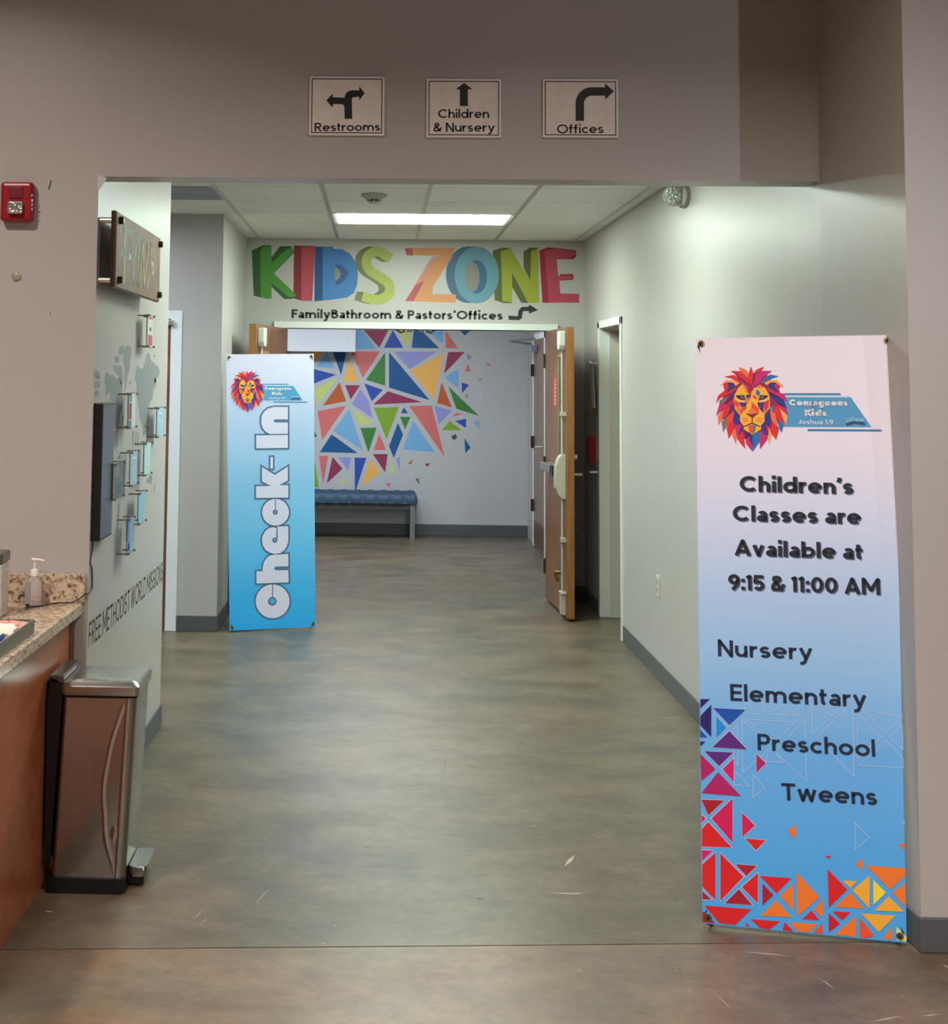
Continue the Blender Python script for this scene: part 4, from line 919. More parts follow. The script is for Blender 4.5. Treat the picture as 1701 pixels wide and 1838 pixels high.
# sanitiser
sx, sy_, sz = -1.203, 4.84, .851
sn = thing('sanitizer_bottle', (sx, sy_, sz), 'clear pump bottle with white pump top on the granite worktop', 'bottle')
clearp = mat('clear_plastic', (.86, .84, .88), .12, trans=.75); clearp.node_tree.nodes['Principled BSDF'].inputs['IOR'].default_value = 1.15
obj('bottle_body', MB().lathe((sx, sy_, sz), [(.024, 0), (.027, .004), (.027, .075), (.020, .092), (.012, .1), (.012, .105)], 24), clearp, sn, smooth=True)
obj('label_back', MB().box(sx-.024, sx-.006, sy_-.0285, sy_-.0265, sz+.008, sz+.085), mat('faint_label', (150, 146, 150), .5), sn)
obj('barcode', MB().box(sx-.021, sx-.008, sy_-.0295, sy_-.0285, sz+.002, sz+.010), blackp, sn)
wpl = mat('pump_white', (236, 228, 220), .4)
pc = obj('pump_collar', MB().lathe((sx, sy_, sz), [(.0145, .102), (.0145, .118), (.012, .124), (.006, .127)], 20), wpl, sn, smooth=True)
obj('pump_stem', MB().tube([(sx, sy_, sz+.12), (sx, sy_, sz+.155)], .0042), wpl, sn)
obj('pump_nozzle', MB().tube([(sx-.010, sy_, sz+.158), (sx+.014, sy_, sz+.158), (sx+.034, sy_, sz+.154)], [.006, .005, .0035]), wpl, sn, smooth=True)
# jar
jx_, jy_ = -1.29, 4.62
jr = thing('lidded_jar', (jx_, jy_, .851), 'patterned white canister with a grey metal lid at the left edge of the worktop', 'jar')
obj('jar_body', MB().box(jx_-.045, jx_+.045, jy_-.045, jy_+.045, .851, 1.03), mat('jar_pattern', (190, 184, 178), .3, var=.45, vscale=55), jr, bevel=.01)
obj('lid', MB().box(jx_-.047, jx_+.047, jy_-.047, jy_+.047, 1.03, 1.065), mat('jar_lid', (112, 114, 108), .3, .7), jr, bevel=.004)
# tray with packets
tray = thing('condiment_tray', (-1.25, 4.1, .851), 'grey open tray on the worktop edge holding packets', 'tray')
tm = mat('grey_tray', (112, 112, 104), .45); ty0, ty1, tx0, tx1 = 3.2, 4.33, -1.45, -1.072
t_ = .006; th_ = .043
obj('tray_base', MB().box(tx0, tx1, ty0, ty1, .851, .857), tm, tray)
obj('tray_side', MB().box(tx1-t_, tx1, ty0, ty1, .857, .851+th_), tm, tray); obj('tray_side', MB().box(tx0, tx0+t_, ty0, ty1, .857, .851+th_), tm, tray)
obj('tray_side', MB().box(tx0+t_, tx1-t_, ty1-t_, ty1, .857, .851+th_), tm, tray); obj('tray_side', MB().box(tx0+t_, tx1-t_, ty0, ty0+t_, .857, .851+th_), tm, tray)
def packet(c, sx_, sy2, sz_, rz, tilt, m, nm, label, cat, grp):
    bm = MB(); ax_ = Matrix.Rotation(rz, 3, 'Z') @ Matrix.Rotation(tilt, 3, 'X')
    n = 5; rg = []
    for k in range(n+1):
        f_ = k/n; hh = sz_*(.12+.88*math.sin(math.pi*f_)**.6)
        rg.append([Vector(c)+ax_ @ Vector((px_*sx_/2, (f_-.5)*sy2, pz*hh/2)) for px_, pz in ((-1, -.2), (-.5, -1), (.5, -1), (1, -.2), (1, .2), (.5, 1), (-.5, 1), (-1, .2))])
    bm.rings(rg); o = obj(nm, bm, m, smooth=True); return tag(o, label, cat, grp)
pkW = mat('white_packet', (238, 230, 214), .5); pkP = mat('pink_packet', (212, 160, 146), .5); pkB = mat('blue_packet', (24, 84, 170), .4)
pk = random.Random(3)
WH = ['white creamer packet on top of the heap in the tray', 'white creamer packet low in the middle of the tray heap', 'white creamer packet at the left photo edge in the tray', 'white creamer packet on the side of the heap nearest the tray rim', 'white creamer packet at the far side of the tray heap']
for k, (x, y, z, rz, ti) in enumerate([(-1.125, 4.09, .905, .5, .35), (-1.115, 4.14, .886, -.3, .5), (-1.15, 4.04, .90, .9, .2), (-1.108, 4.11, .893, .1, .7), (-1.13, 4.17, .883, -.8, .4)]):
    packet((x, y, z), .055, .062, .028, rz, ti, pkW, 'creamer_packet', WH[k], 'packet', 'white packets in the tray')
PKL = ['small pink sugar packet nearest the far right corner of the tray', 'small pink sugar packet tilted behind the white heap', 'small pink sugar packet lying at the far tray wall', 'small pink sugar packet half under another by the tray corner', 'small pink sugar packet at the left end of the pink row']
for k, (x, y, z, rz, ti) in enumerate([(-1.105, 4.285, .882, .2, .2), (-1.12, 4.225, .888, -.5, .6), (-1.16, 4.30, .884, .8, .1), (-1.115, 4.255, .872, 1.2, .2), (-1.20, 4.285, .884, .4, .3)]):
    packet((x, y, z), .045, .055, .018, rz, ti, pkP, 'sugar_packet', PKL[k], 'packet', 'pink packets in the tray')
tp = thing('tea_packet', (-1.113, 3.99, .868), 'blue box shaped packet with a white edge at the left photo edge in the tray', 'packet')
obj('wrapper', MB().box(-1.15, -1.084, 3.955, 4.02, .868, .912), mat('white_packet', (238, 230, 214), .5), tp, bevel=.004)
obj('blue_face', MB().box(-1.145, -1.088, 3.9535, 3.955, .873, .908).box(-1.084, -1.0825, 3.96, 4.015, .873, .908), pkB, tp)
# cords
cordm = mat('black_cord', (38, 34, 34), .5)
def cord(pts, r, label):
    return tag(obj('power_cord', MB().tube(smooth3(pts), r, 6), cordm, smooth=True), label, 'cord')
def smooth3(p, n=6):
    p = [Vector(q) for q in p]; out = []
    for i in range(len(p)-1):
        a, b, c, d = p[max(i-1, 0)], p[i], p[i+1], p[min(i+2, len(p)-1)]
        for k in range(n):
            t = k/n; out.append(.5*((2*b)+(-a+c)*t+(2*a-5*b+4*c-d)*t*t+(-a+3*b-3*c+d)*t**3))
    return out+[p[-1]]
def lw(x, y): return tuple(on(planeX(XL+.004), x, y))
cord([lw(167, 973), lw(165, 990), lw(162, 1010), lw(165, 1022), lw(165, 1055), lw(160, 1064), (-1.036, 4.90, .882), (-1.075, 4.885, .858), (-1.13, 4.875, .855), (-1.18, 4.80, .855), (-1.215, 4.775, .855)], .0028, 'black cord running down from the monitor and across the worktop')
cord([(-1.27, 4.89, .865), (-1.255, 4.875, .88), (-1.235, 4.872, .878), (-1.222, 4.872, .860)], .003, 'short black cord looping behind the sanitizer bottle')
cord([(-1.34, 4.45, 1.06), (-1.275, 4.38, .99), (-1.24, 4.34, .93), (-1.20, 4.25, .90)], .004, 'thick dark cord dropping into the tray at the left edge')

# ------------------------------------------------------------------ step bin
bn = thing('step_bin', (-.93, 4.65, 0), 'dented stainless steel pedal bin with slim rectangular body beside the counter', 'trash can')
def rrect(x0, x1, y0, y1, r, z, n=5):
    out = []
    for cx2, cy2, a0 in ((x1-r, y1-r, 0), (x0+r, y1-r, 90), (x0+r, y0+r, 180), (x1-r, y0+r, 270)):
        for k in range(n+1):
            a = math.radians(a0+90*k/n); out.append(Vector((cx2+r*math.cos(a), cy2+r*math.sin(a), z)))
    return out
def lean(z): return .026*z/.62
bd = MB(); rg = []
nz = 26
for k in range(nz+1):
    z = .045+(.615-.045)*k/nz; l = lean(z)
    ring = rrect(-1.048+l, -.806+l, 4.523, 4.775, .022, z, 5)
    # subtle crease dent near the front right corner
    for v in ring: pass
    rg.append(ring)
bd.rings(rg)
body = obj('body', bd, mat('dimmed_steel', (0.34, 0.34, 0.32), 0.27, 1.0), bn, smooth=True)  # darker than the side panel: dimmer reflections put into the steel colour
# denser side panel with dents
sp_ = MB(); nx, nzz = 130, 70; vs = []
for j in range(nzz+1):
    for i in range(nx+1):
        u2 = i/nx; z = .048+(.613-.048)*j/nzz; l = lean(z); x = -1.048+.016+l+(.242-.032)*u2
        vz = (z-.048)/.565
        uc = .93-.27*math.sin(math.pi*min(1, vz*1.0))**.9+.012*math.sin(vz*22)*(1-vz)
        d = .0032*math.exp(-((u2-uc)/.020)**2)*min(1, vz*8)*min(1, (1-vz)*8)
        d += .0034*math.exp(-((u2-.945)/.018)**2)
        dx_, dz_ = (u2-.86)/.055, (vz-.245)/.035
        d += .008*max(0, 1-abs(dx_)-abs(dz_))**.8
        edge_ = min(1, min(u2, 1-u2)*25, min(vz, 1-vz)*20)
        vs.append(Vector((x, 4.5226-d*edge_ - .0006, z)))
sp_.add(vs, [(j*(nx+1)+i, j*(nx+1)+i+1, (j+1)*(nx+1)+i+1, (j+1)*(nx+1)+i) for j in range(nzz) for i in range(nx)]); sp_.flat = True
obj('side_panel', sp_, steel, bn, smooth=True)
l = lean(.64)
obj('lid', MB().rings([rrect(-1.052+l, -.800+l, 4.512, 4.785, .02, .622), rrect(-1.054+l, -.797+l, 4.508, 4.79, .022, .632), rrect(-1.054+l, -.797+l, 4.508, 4.79, .022, .650), rrect(-1.044+l, -.807+l, 4.520, 4.778, .02, .662), rrect(-1.0+l, -.85+l, 4.57, 4.73, .02, .667)]), steel2, bn, smooth=True)
obj('lid_gasket', MB().rings([rrect(-1.046+l, -.806+l, 4.522, 4.776, .02, .612), rrect(-1.046+l, -.806+l, 4.522, 4.776, .02, .624)]), blackp, bn)
obj('base_skirt', MB().rings([rrect(-1.062, -.803, 4.512, 4.785, .02, 0), rrect(-1.06, -.804, 4.513, 4.784, .02, .046)]), blackp, bn)
obj('rear_hinge', MB().prism([(-1.068, 4.53, .10), (-1.05, 4.53, .10), (-1.022, 4.53, .655), (-1.062, 4.53, .672), (-1.074, 4.53, .60)], (0, .24, 0)), blackp, bn)
obj('hinge_cover', MB().box(-1.068, -1.02, 4.53, 4.78, .655, .680), mat('grey_hinge_cover', (92, 84, 80), .35, .5), bn, bevel=.004)
pdl = obj('pedal', MB().rings([rrect(-.80, -.745, 4.56, 4.74, .015, .040), rrect(-.80, -.738, 4.555, 4.745, .018, .062), rrect(-.80, -.740, 4.56, 4.74, .016, .072)]), mat('dimmed_steel', (0.34, 0.34, 0.32), 0.27, 1.0), bn, smooth=True)
obj('pedal_arm', MB().box(-.815, -.752, 4.58, 4.70, .012, .042), blackp, pdl, bevel=.003)

# ------------------------------------------------------------------ banners
def make_plane(bl, br, tilt):
    bl, br = Vector(bl), Vector(br); ux = (br-bl); ux.z = 0; n = Vector((ux.y, -ux.x, 0)).normalized()
    if n.y > 0: n = -n
    n = (n+Vector((0, 0, tilt))).normalized()
    return (bl, n)
Lc = dict(R=(226, 30, 46), DR=(150, 16, 56), O=(248, 118, 62), LO=(252, 176, 92), Y=(254, 188, 52), M=(206, 22, 112), P=(92, 26, 120), N=(48, 42, 134), B=(22, 112, 186), G=(112, 122, 112), DM=(146, 0, 72), RO=(236, 70, 44), LB=(84, 140, 204), K=(62, 26, 44), W=(240, 214, 176))
LION = [('DR', [(800, 300), (1080, 330), (1300, 600), (1420, 900), (1350, 1150), (1100, 1450), (820, 1560), (540, 1450), (300, 1180), (220, 900), (340, 600), (560, 360)]),
 ('R', [(755, 290), (790, 175), (835, 300), (800, 540), (740, 400)]), ('O', [(565, 190), (700, 240), (750, 310), (740, 400), (620, 290)]), ('R', [(420, 262), (600, 268), (740, 410), (770, 500), (520, 330)]),
 ('DM', [(500, 320), (770, 500), (800, 580), (560, 400)]), ('R', [(300, 368), (490, 335), (620, 480), (600, 495), (440, 400)]), ('M', [(540, 400), (800, 580), (780, 600), (620, 490)]),
 ('R', [(850, 300), (890, 240), (1030, 180), (990, 260), (900, 320)]), ('M', [(880, 300), (1000, 262), (1180, 262), (1080, 340), (1000, 400), (950, 480), (815, 570)]), ('DM', [(835, 300), (890, 290), (860, 420), (805, 570), (798, 540)]),
 ('B', [(960, 480), (1060, 380), (1145, 328), (1300, 360), (1180, 400), (1050, 440), (1010, 490)]),
 ('LO', [(210, 545), (335, 425), (480, 430), (580, 490), (510, 540), (470, 480), (340, 465)]), ('R', [(280, 500), (350, 470), (385, 550), (340, 650), (305, 610)]), ('N', [(355, 475), (465, 480), (510, 540), (400, 640), (345, 660), (390, 560)]),
 ('LO', [(1030, 480), (1130, 430), (1270, 425), (1395, 550), (1330, 545), (1240, 470), (1140, 480), (1080, 525)]), ('N', [(1130, 480), (1240, 475), (1220, 545), (1290, 660), (1110, 560)]), ('M', [(1240, 475), (1330, 545), (1300, 610), (1330, 650), (1215, 555)]),
 ('R', [(145, 858), (190, 715), (310, 620), (345, 660), (530, 560), (480, 630), (230, 760)]), ('G', [(215, 800), (380, 735), (300, 850), (210, 890)]), ('P', [(530, 580), (520, 640), (480, 760), (330, 880), (300, 850)]),
 ('M', [(150, 1090), (210, 880), (350, 810), (480, 760), (440, 880), (300, 950)]), ('R', [(300, 950), (420, 860), (400, 980), (350, 1080), (250, 1170)]), ('O', [(190, 1260), (190, 1080), (310, 950), (270, 1100), (240, 1190)]),
 ('P', [(440, 860), (490, 980), (380, 1050)]), ('G', [(255, 1190), (350, 1110), (330, 1290), (285, 1390)]), ('RO', [(350, 1110), (490, 985), (460, 1170), (330, 1320)]), ('R', [(345, 1320), (460, 1170), (500, 1250), (460, 1370), (385, 1510), (365, 1400)]),
 ('N', [(490, 985), (590, 1080), (600, 1240), (500, 1260), (460, 1180)]), ('O', [(440, 1410), (500, 1290), (530, 1470), (520, 1610)]), ('M', [(500, 1260), (610, 1240), (560, 1440), (530, 1480)]), ('P', [(610, 1240), (660, 1280), (640, 1350), (560, 1440)]),
 ('R', [(530, 1490), (650, 1360), (690, 1690), (600, 1590)]), ('P', [(650, 1360), (770, 1400), (720, 1520), (690, 1500)]), ('M', [(690, 1490), (720, 1400), (820, 1600), (820, 1740), (700, 1590)]), ('N', [(720, 1400), (820, 1430), (820, 1640)]),
 ('B', [(820, 1430), (980, 1370), (950, 1560), (825, 1740), (820, 1600)]), ('M', [(980, 1370), (1110, 1490), (960, 1700), (950, 1560)]), ('P', [(970, 1270), (1060, 1260), (1100, 1470), (980, 1370)]), ('M', [(1060, 1260), (1120, 1240), (1110, 1400)]),
 ('LO', [(1120, 1290), (1180, 1440), (1120, 1620), (1110, 1480)]), ('R', [(1180, 1190), (1310, 1320), (1255, 1525), (1140, 1370)]), ('N', [(1045, 1060), (1120, 980), (1170, 1170), (1130, 1280), (970, 1270), (1040, 1190)]), ('O', [(1140, 990), (1230, 1030), (1300, 1310), (1170, 1180)]),
 ('B', [(1280, 1130), (1390, 1250), (1355, 1400), (1310, 1310)]), ('R', [(1190, 880), (1310, 930), (1380, 1130), (1420, 1260), (1280, 1130), (1220, 1020)]), ('LO', [(1310, 940), (1460, 1080), (1430, 1280), (1380, 1130)]),
 ('M', [(1160, 760), (1440, 930), (1475, 1090), (1310, 940)]), ('N', [(1130, 640), (1390, 790), (1450, 960), (1260, 860), (1150, 740)]), ('M', [(1060, 560), (1290, 660), (1400, 680), (1460, 830), (1380, 790), (1150, 700)]), ('LB', [(1140, 880), (1200, 960), (1190, 1020), (1130, 960)])]
FACE = [('Y', [(560, 570), (640, 500), (800, 640), (950, 510), (1050, 570), (1130, 720), (1140, 850), (1120, 960), (1040, 1060), (1040, 1190), (970, 1270), (980, 1330), (820, 1430), (655, 1330), (660, 1280), (590, 1180), (590, 1080), (500, 960), (475, 830), (490, 700)])]
FACE2 = [('O', [(640, 500), (800, 640), (800, 700), (700, 660)]), ('R', [(710, 560), (800, 640), (800, 690), (740, 670)]), ('DR', [(800, 600), (760, 590), (800, 650), (840, 570)]), ('LO', [(840, 570), (900, 580), (840, 700), (805, 700)]), ('O', [(950, 510), (1050, 570), (900, 570)]),
 ('N', [(700, 700), (790, 690), (790, 740), (710, 780)]), ('B', [(880, 650), (910, 600), (960, 660), (940, 730), (890, 700)]), ('RO', [(480, 790), (570, 840), (590, 940), (490, 890)]), ('P', [(570, 840), (680, 840), (690, 900), (620, 940)]),
 ('P', [(930, 840), (1040, 830), (1020, 1040), (950, 960)]), ('R', [(1040, 830), (1130, 790), (1110, 930), (1040, 1050)]), ('O', [(490, 890), (590, 1060), (600, 960)]), ('RO', [(600, 960), (690, 900), (680, 960), (600, 1080)]), ('O', [(700, 780), (800, 720), (740, 860), (700, 900)]), ('RO', [(810, 740), (860, 700), (920, 780), (880, 780)]),
 ('RO', [(805, 830), (940, 960), (930, 1030), (800, 940)]), ('O', [(730, 1020), (800, 940), (920, 1030), (815, 1050)]), ('RO', [(740, 1270), (815, 1245), (815, 1390), (770, 1400)]), ('G', [(818, 1245), (890, 1260), (860, 1390), (818, 1430)]),
 ('O', [(620, 1130), (730, 1125), (730, 1145), (620, 1145)]), ('O', [(640, 1180), (740, 1160), (740, 1180), (650, 1205)]), ('O', [(900, 1125), (1010, 1130), (1010, 1145), (900, 1145)]), ('O', [(890, 1160), (990, 1185), (980, 1205), (890, 1180)])]
FACE3 = [('W', [(500, 750), (600, 800), (680, 815), (690, 845), (590, 830)]), ('W', [(1110, 750), (1010, 800), (940, 820), (930, 845), (1030, 830)]), ('DR', [(690, 1040), (815, 1052), (945, 1030), (815, 1130)])]
FACE4 = [('K', [(510, 712), (670, 705), (690, 800), (600, 792), (540, 755)]), ('K', [(1110, 712), (960, 705), (930, 800), (1020, 790), (1080, 755)]), ('K', [(805, 1120), (822, 1120), (822, 1210), (960, 1275), (960, 1290), (815, 1228), (660, 1292), (660, 1278), (806, 1208)]), ('K', [(690, 800), (705, 860), (690, 1030), (680, 900)]), ('K', [(930, 800), (915, 860), (935, 950), (945, 880)])]
FACE5 = [('G', [(600, 730), (650, 728), (655, 775), (620, 775)]), ('G', [(975, 730), (1025, 728), (1005, 775), (970, 775)])]
PB, PBd, WHT = (78, 160, 208), (60, 132, 178), (228, 232, 236)

def emblem(t, pl, trL, trE):
    mb = MB()
    for i, grp in enumerate((LION[:1], LION[1:], FACE, FACE2, FACE3, FACE4, FACE5)):
        flat_polys(mb, pl, [(pts, Lc[c]) for c, pts in grp], 2+i, lambda x, y: trE(*((1270+x/10.2125-1230)*4.149, (640+y/10.2125-590)*4.149)))
    obj('lion_emblem', mb, None, t)
    mb = MB()
    flat_polys(mb, pl, [([(735, 480), (1150, 480), (1160, 495), (735, 495)], PBd), ([(908, 747), (1455, 750), (1463, 766), (908, 763)], PBd)], 0, trE)
    flat_polys(mb, pl, [([(725, 498), (1225, 502), (1232, 512), (725, 510)], (196, 226, 240)), ([(725, 510), (1232, 512), (1385, 733), (725, 730)], PB)], 1, trE)
    wm, dm = P(WHT), P((70, 96, 128))
    for s, l, r in (('Courageous', (772, 572), (1208, 574)), ('Kids', (888, 648), (1052, 650))):
        text(mb, pl, s, trE(l[0], l[1]+3), trE(r[0]+3, r[1]+3), 50*trE.k, dm, 2, stroke=.42, gap=.10)
        text(mb, pl, s, trE(*l), trE(*r), 46*trE.k, wm, 3, stroke=.30, gap=.10)
    text(mb, pl, 'Joshua 1:9', trE(840, 710), trE(1102, 712), 34*trE.k, wm, 3, stroke=.16)
    text(mb, pl, 'gFree', trE(1195, 697), trE(1330, 692), 34*trE.k, P((190, 220, 236)), 3, stroke=.10, gap=.05, shear=.3)
    flat_polys(mb, pl, [([(1192, 706), (1215, 695), (1250, 690), (1320, 692), (1345, 712), (1330, 718), (1260, 708), (1205, 722)], (24, 78, 118))], 4, trE)
    obj('ribbon_logo', mb, None, t)

def banner(name, corners, tilt, label, stops, H_, ncap):
    TLp, TRp, BLp, BRp = corners
    fl_ = (Vector((0, 0, .012)), Vector((0, 0, 1)))
    bl, br = on(fl_, *BLp), on(fl_, *BRp)
    pl = make_plane(bl, br, tilt)
    TL, TR, BL, BR = [on(pl, *c) for c in (TLp, TRp, BLp, BRp)]
    t = thing(name, ((BL.x+BR.x)/2, (BL.y+BR.y)/2, .012), label, 'banner')
    n = pl[1]; mb = MB(); nu, nv = 8, 24
    g = []
    for side in (0, 1):
        for j in range(nv+1):
            for i in range(nu+1):
                u2, v2 = i/nu, j/nv; p = (BL*(1-u2)+BR*u2)*(1-v2)+(TL*(1-u2)+TR*u2)*v2
                g.append(p-n*(.0003+.0015*side))
    N1_ = (nu+1)*(nv+1)
    for j in range(nv):
        for i in range(nu):
            q = (j*(nu+1)+i, j*(nu+1)+i+1, (j+1)*(nu+1)+i+1, (j+1)*(nu+1)+i); mb.f.append(list(q)); mb.m.append(0); mb.f.append([k+N1_ for k in q[::-1]]); mb.m.append(0)
    bd_ = [i for i in range(nu+1)]+[j*(nu+1)+nu for j in range(1, nv+1)]+[nv*(nu+1)+i for i in range(nu-1, -1, -1)]+[j*(nu+1) for j in range(nv-1, 0, -1)]
    for a in range(len(bd_)):
        b = (a+1) % len(bd_); mb.f.append([bd_[b], bd_[a], bd_[a]+N1_, bd_[b]+N1_]); mb.m.append(0)
    mb.v = g
    obj('banner_cloth', mb, ramp_mat(name+'_print', stops, H_), t)
    uxd = (BR-BL).normalized(); uzd = (TL-BL).normalized()
    for nm, (c, du, dz) in dict(a=(TL, 1, -1), b=(TR, -1, -1), c=(BL, 1, 1), d=(BR, -1, 1)).items():
        p = c+uxd*du*.018+uzd*dz*.018
        ring = lambda r, d: [p+n*d+(uxd*math.cos(2*math.pi*k/16)+uzd*math.sin(2*math.pi*k/16))*r for k in range(16)]
        gr = obj('grommet', MB().rings([ring(.011, .0001), ring(.011, .0022), ring(.006, .0026)]), brass, t, smooth=True)
        obj('eyelet_hook', MB().rings([ring(.0052, .0024), ring(.0046, .007), ring(.002, .010)]), blackp, gr)
    # folding X stand behind
    bk = -n
    mid = (BL+BR)/2; hub = mid+(TL-BL)*.42+bk*.05
    for c in (TL, TR, BL, BR):
        cc = c+((BL+BR+TL+TR)/4-c).normalized()*.025-n*.004
        obj('stand_pole', MB().tube([hub, cc], .005, 8), blackp, t)
    foot = mid+Vector((bk.x, bk.y, 0)).normalized()*.30; foot.z = .008
    obj('rear_leg', MB().tube([hub, foot], .006, 8), blackp, t)
    for c in (BL, BR):
        f2 = Vector((c.x, c.y, .006))+(mid-c).normalized()*.03+Vector((bk.x, bk.y, 0))*.05
        obj('front_foot', MB().tube([f2, c+(mid-c).normalized()*.02-n*.004], .005, 8), blackp, t)
    return t, pl, (TL, TR, BL, BR)

# --- large banner
st1 = [(0, (76, 172, 244)), (.12, (84, 176, 246)), (.30, (110, 184, 246)), (.42, (150, 202, 248)), (.55, (180, 212, 248)), (.68, (216, 226, 250)), (.8, (238, 234, 248)), (1, (248, 240, 248))]
b1, BP1, K1 = banner('classes_banner', ((1248, 607), (1603, 601), (1260, 1657), (1627, 1693)), .075, "tall banner with lion emblem announcing Children's Classes times at the right", st1, 1.8, 0)
def trE1(x, y): return (1230+x/4.149, 590+y/4.149)
trE1.k = 1/4.149
emblem(b1, BP1, None, trE1)
dkm, shm = P((18, 26, 42)), P((96, 108, 132))
def kT(x, y): return (1230+x/4.149, 830+y/4.149)
def kU(x, y): return (1230+x/3.677, 1220+y/3.677)
for s, l, r in (("Children’s", (405, 214), (1250, 236)), ('Classes are', (354, 434), (1308, 460)), ('Available at', (366, 690), (1318, 722)), ('9:15 & 11:00 AM', (320, 945), (1450, 986))):
    mb = MB()
    text(mb, BP1, s, kT(*l), kT(*r), 27.5, shm, 2, stroke=.205, gap=.085, shift=(2.0, 1.7)); text(mb, BP1, s, kT(*l), kT(*r), 27.5, dkm, 3, stroke=.205, gap=.085)
    obj('lettering', mb, None, b1)
d2m = P((16, 38, 62))
for s, l, r, k_, cap in (('Nursery', (243, 1442), (948, 1470), kT, 27), ('Elementary', (297, 138), (1196, 182), kU, 28), ('Preschool', (477, 464), (1253, 508), kU, 27.5), ('Tweens', (636, 794), (1266, 828), kU, 28.5)):
    obj('lettering', text(MB(), BP1, s, k_(*l), k_(*r), cap*1.07, d2m, 3, stroke=.17, gap=.10), None, b1)
nv_, bl1, bl2, pu, mg, pk1, dr_, rd, orr, yo_, ye = (32, 24, 110), (4, 84, 184), (4, 146, 236), (92, 34, 132), (178, 22, 104), (218, 8, 110), (172, 20, 40), (222, 24, 32), (244, 126, 40), (248, 180, 50), (254, 226, 60)
BT = [([(98, 128), (162, 128), (98, 188)], nv_), ([(98, 240), (170, 165), (170, 378), (98, 300)], nv_), ([(182, 187), (398, 198), (290, 300)], bl1), ([(203, 240), (270, 318), (203, 385)], bl2), ([(98, 330), (145, 380), (98, 380)], bl1), ([(98, 408), (132, 408), (100, 440)], nv_),
 ([(290, 340), (405, 460), (178, 445)], pu), ([(125, 472), (315, 480), (222, 570)], pu), ([(99, 490), (198, 590), (104, 670)], mg), ([(245, 590), (318, 520), (318, 675)], pk1), ([(215, 610), (368, 770), (104, 748)], mg), ([(106, 792), (255, 797), (150, 895)], dr_), ([(310, 785), (310, 1075), (172, 915)], (214, 12, 92)),
 ([(106, 890), (132, 915), (106, 945)], pk1), ([(150, 940), (305, 1108), (108, 1100), (108, 985)], rd), ([(108, 1125), (178, 1128), (110, 1195)], pk1), ([(198, 1140), (198, 1455), (110, 1365), (110, 1220)], rd), ([(230, 1145), (382, 1300), (230, 1460)], rd), ([(330, 1218), (470, 1228), (402, 1295)], dr_),
 ([(352, 1382), (440, 1487), (260, 1475)], dr_), ([(478, 1275), (478, 1475), (372, 1368)], rd), ([(111, 1395), (170, 1450), (112, 1450)], dr_), ([(490, 1295), (700, 1310), (600, 1410)], rd), ([(508, 1345), (580, 1420), (508, 1490)], dr_), ([(125, 1490), (435, 1515), (330, 1618), (225, 1608)], rd), ([(112, 1525), (198, 1606), (112, 1600)], dr_),
 ([(600, 1455), (700, 1567), (495, 1558)], orr), ([(712, 1345), (712, 1525), (622, 1425)], orr), ([(733, 1270), (885, 1435), (738, 1560)], orr), ([(830, 1523), (885, 1587), (772, 1580)], rd), ([(908, 1450), (908, 1570), (845, 1520)], orr), ([(430, 1580), (625, 1595), (555, 1648), (490, 1638)], rd), ([(398, 1600), (398, 1625), (425, 1628)], rd), ([(655, 1600), (715, 1662), (640, 1652)], rd),
 ([(690, 1600), (870, 1612), (820, 1665), (740, 1662)], orr), ([(905, 1610), (905, 1675), (840, 1668)], (236, 86, 40)), ([(938, 1250), (1068, 1385), (945, 1505)], rd), ([(1085, 1405), (1180, 1510), (985, 1500)], orr), ([(1035, 1325), (1130, 1330), (1090, 1375)], yo_), ([(1215, 1292), (1215, 1510), (1100, 1390)], yo_), ([(1238, 1320), (1322, 1405), (1240, 1485)], ye),
 ([(1190, 1225), (1452, 1245), (1452, 1290), (1350, 1385)], orr), ([(1452, 1340), (1452, 1500), (1365, 1405)], orr), ([(1340, 1430), (1445, 1533), (1250, 1523)], yo_), ([(1158, 1542), (1385, 1557), (1275, 1665)], yo_), ([(970, 1528), (1090, 1535), (1035, 1590)], rd), ([(945, 1540), (1020, 1610), (945, 1668)], (204, 20, 36)), ([(1125, 1560), (1125, 1698), (985, 1682)], orr),
 ([(1150, 1570), (1248, 1690), (1205, 1704), (1150, 1700)], (236, 86, 40)), ([(1365, 1630), (1365, 1716), (1300, 1710)], orr), ([(728, 957), (728, 1050), (672, 1000)], orr), ([(1168, 1182), (1168, 1260), (1120, 1215)], orr), ([(1405, 1080), (1448, 1085), (1448, 1125)], (236, 106, 50)), ([(922, 1162), (965, 1164), (943, 1182)], rd),
 ([(468, 490), (530, 552), (468, 612)], mg), ([(372, 877), (458, 962), (376, 1038)], (214, 12, 92)), ([(395, 1048), (528, 1060), (465, 1125)], rd), ([(1390, 1630), (1460, 1700), (1456, 1728), (1395, 1722)], (240, 232, 120))]
mb = MB()
def grow(pts, g):
    cx3 = sum(p[0] for p in pts)/len(pts); cy3 = sum(p[1] for p in pts)/len(pts)
    return [(x+(x-cx3)/max(1, math.hypot(x-cx3, y-cy3))*g, y+(y-cy3)/max(1, math.hypot(x-cx3, y-cy3))*g) for x, y in pts]
clampx = lambda pts: [(min(1452, max(99+(y-128)*.008, x)), y) for x, y in pts]
flat_polys(mb, BP1, [(clampx(grow(p, 11)), (172, 198, 228)) for p, c in BT[:-1] if max(q[1] for q in p) < 1600 and (min(q[0] for q in p) < 480) and min(q[0] for q in p) > 104], 0, kU)
flat_polys(mb, BP1, BT, 2, kU)
obj('triangle_print', mb, None, b1)
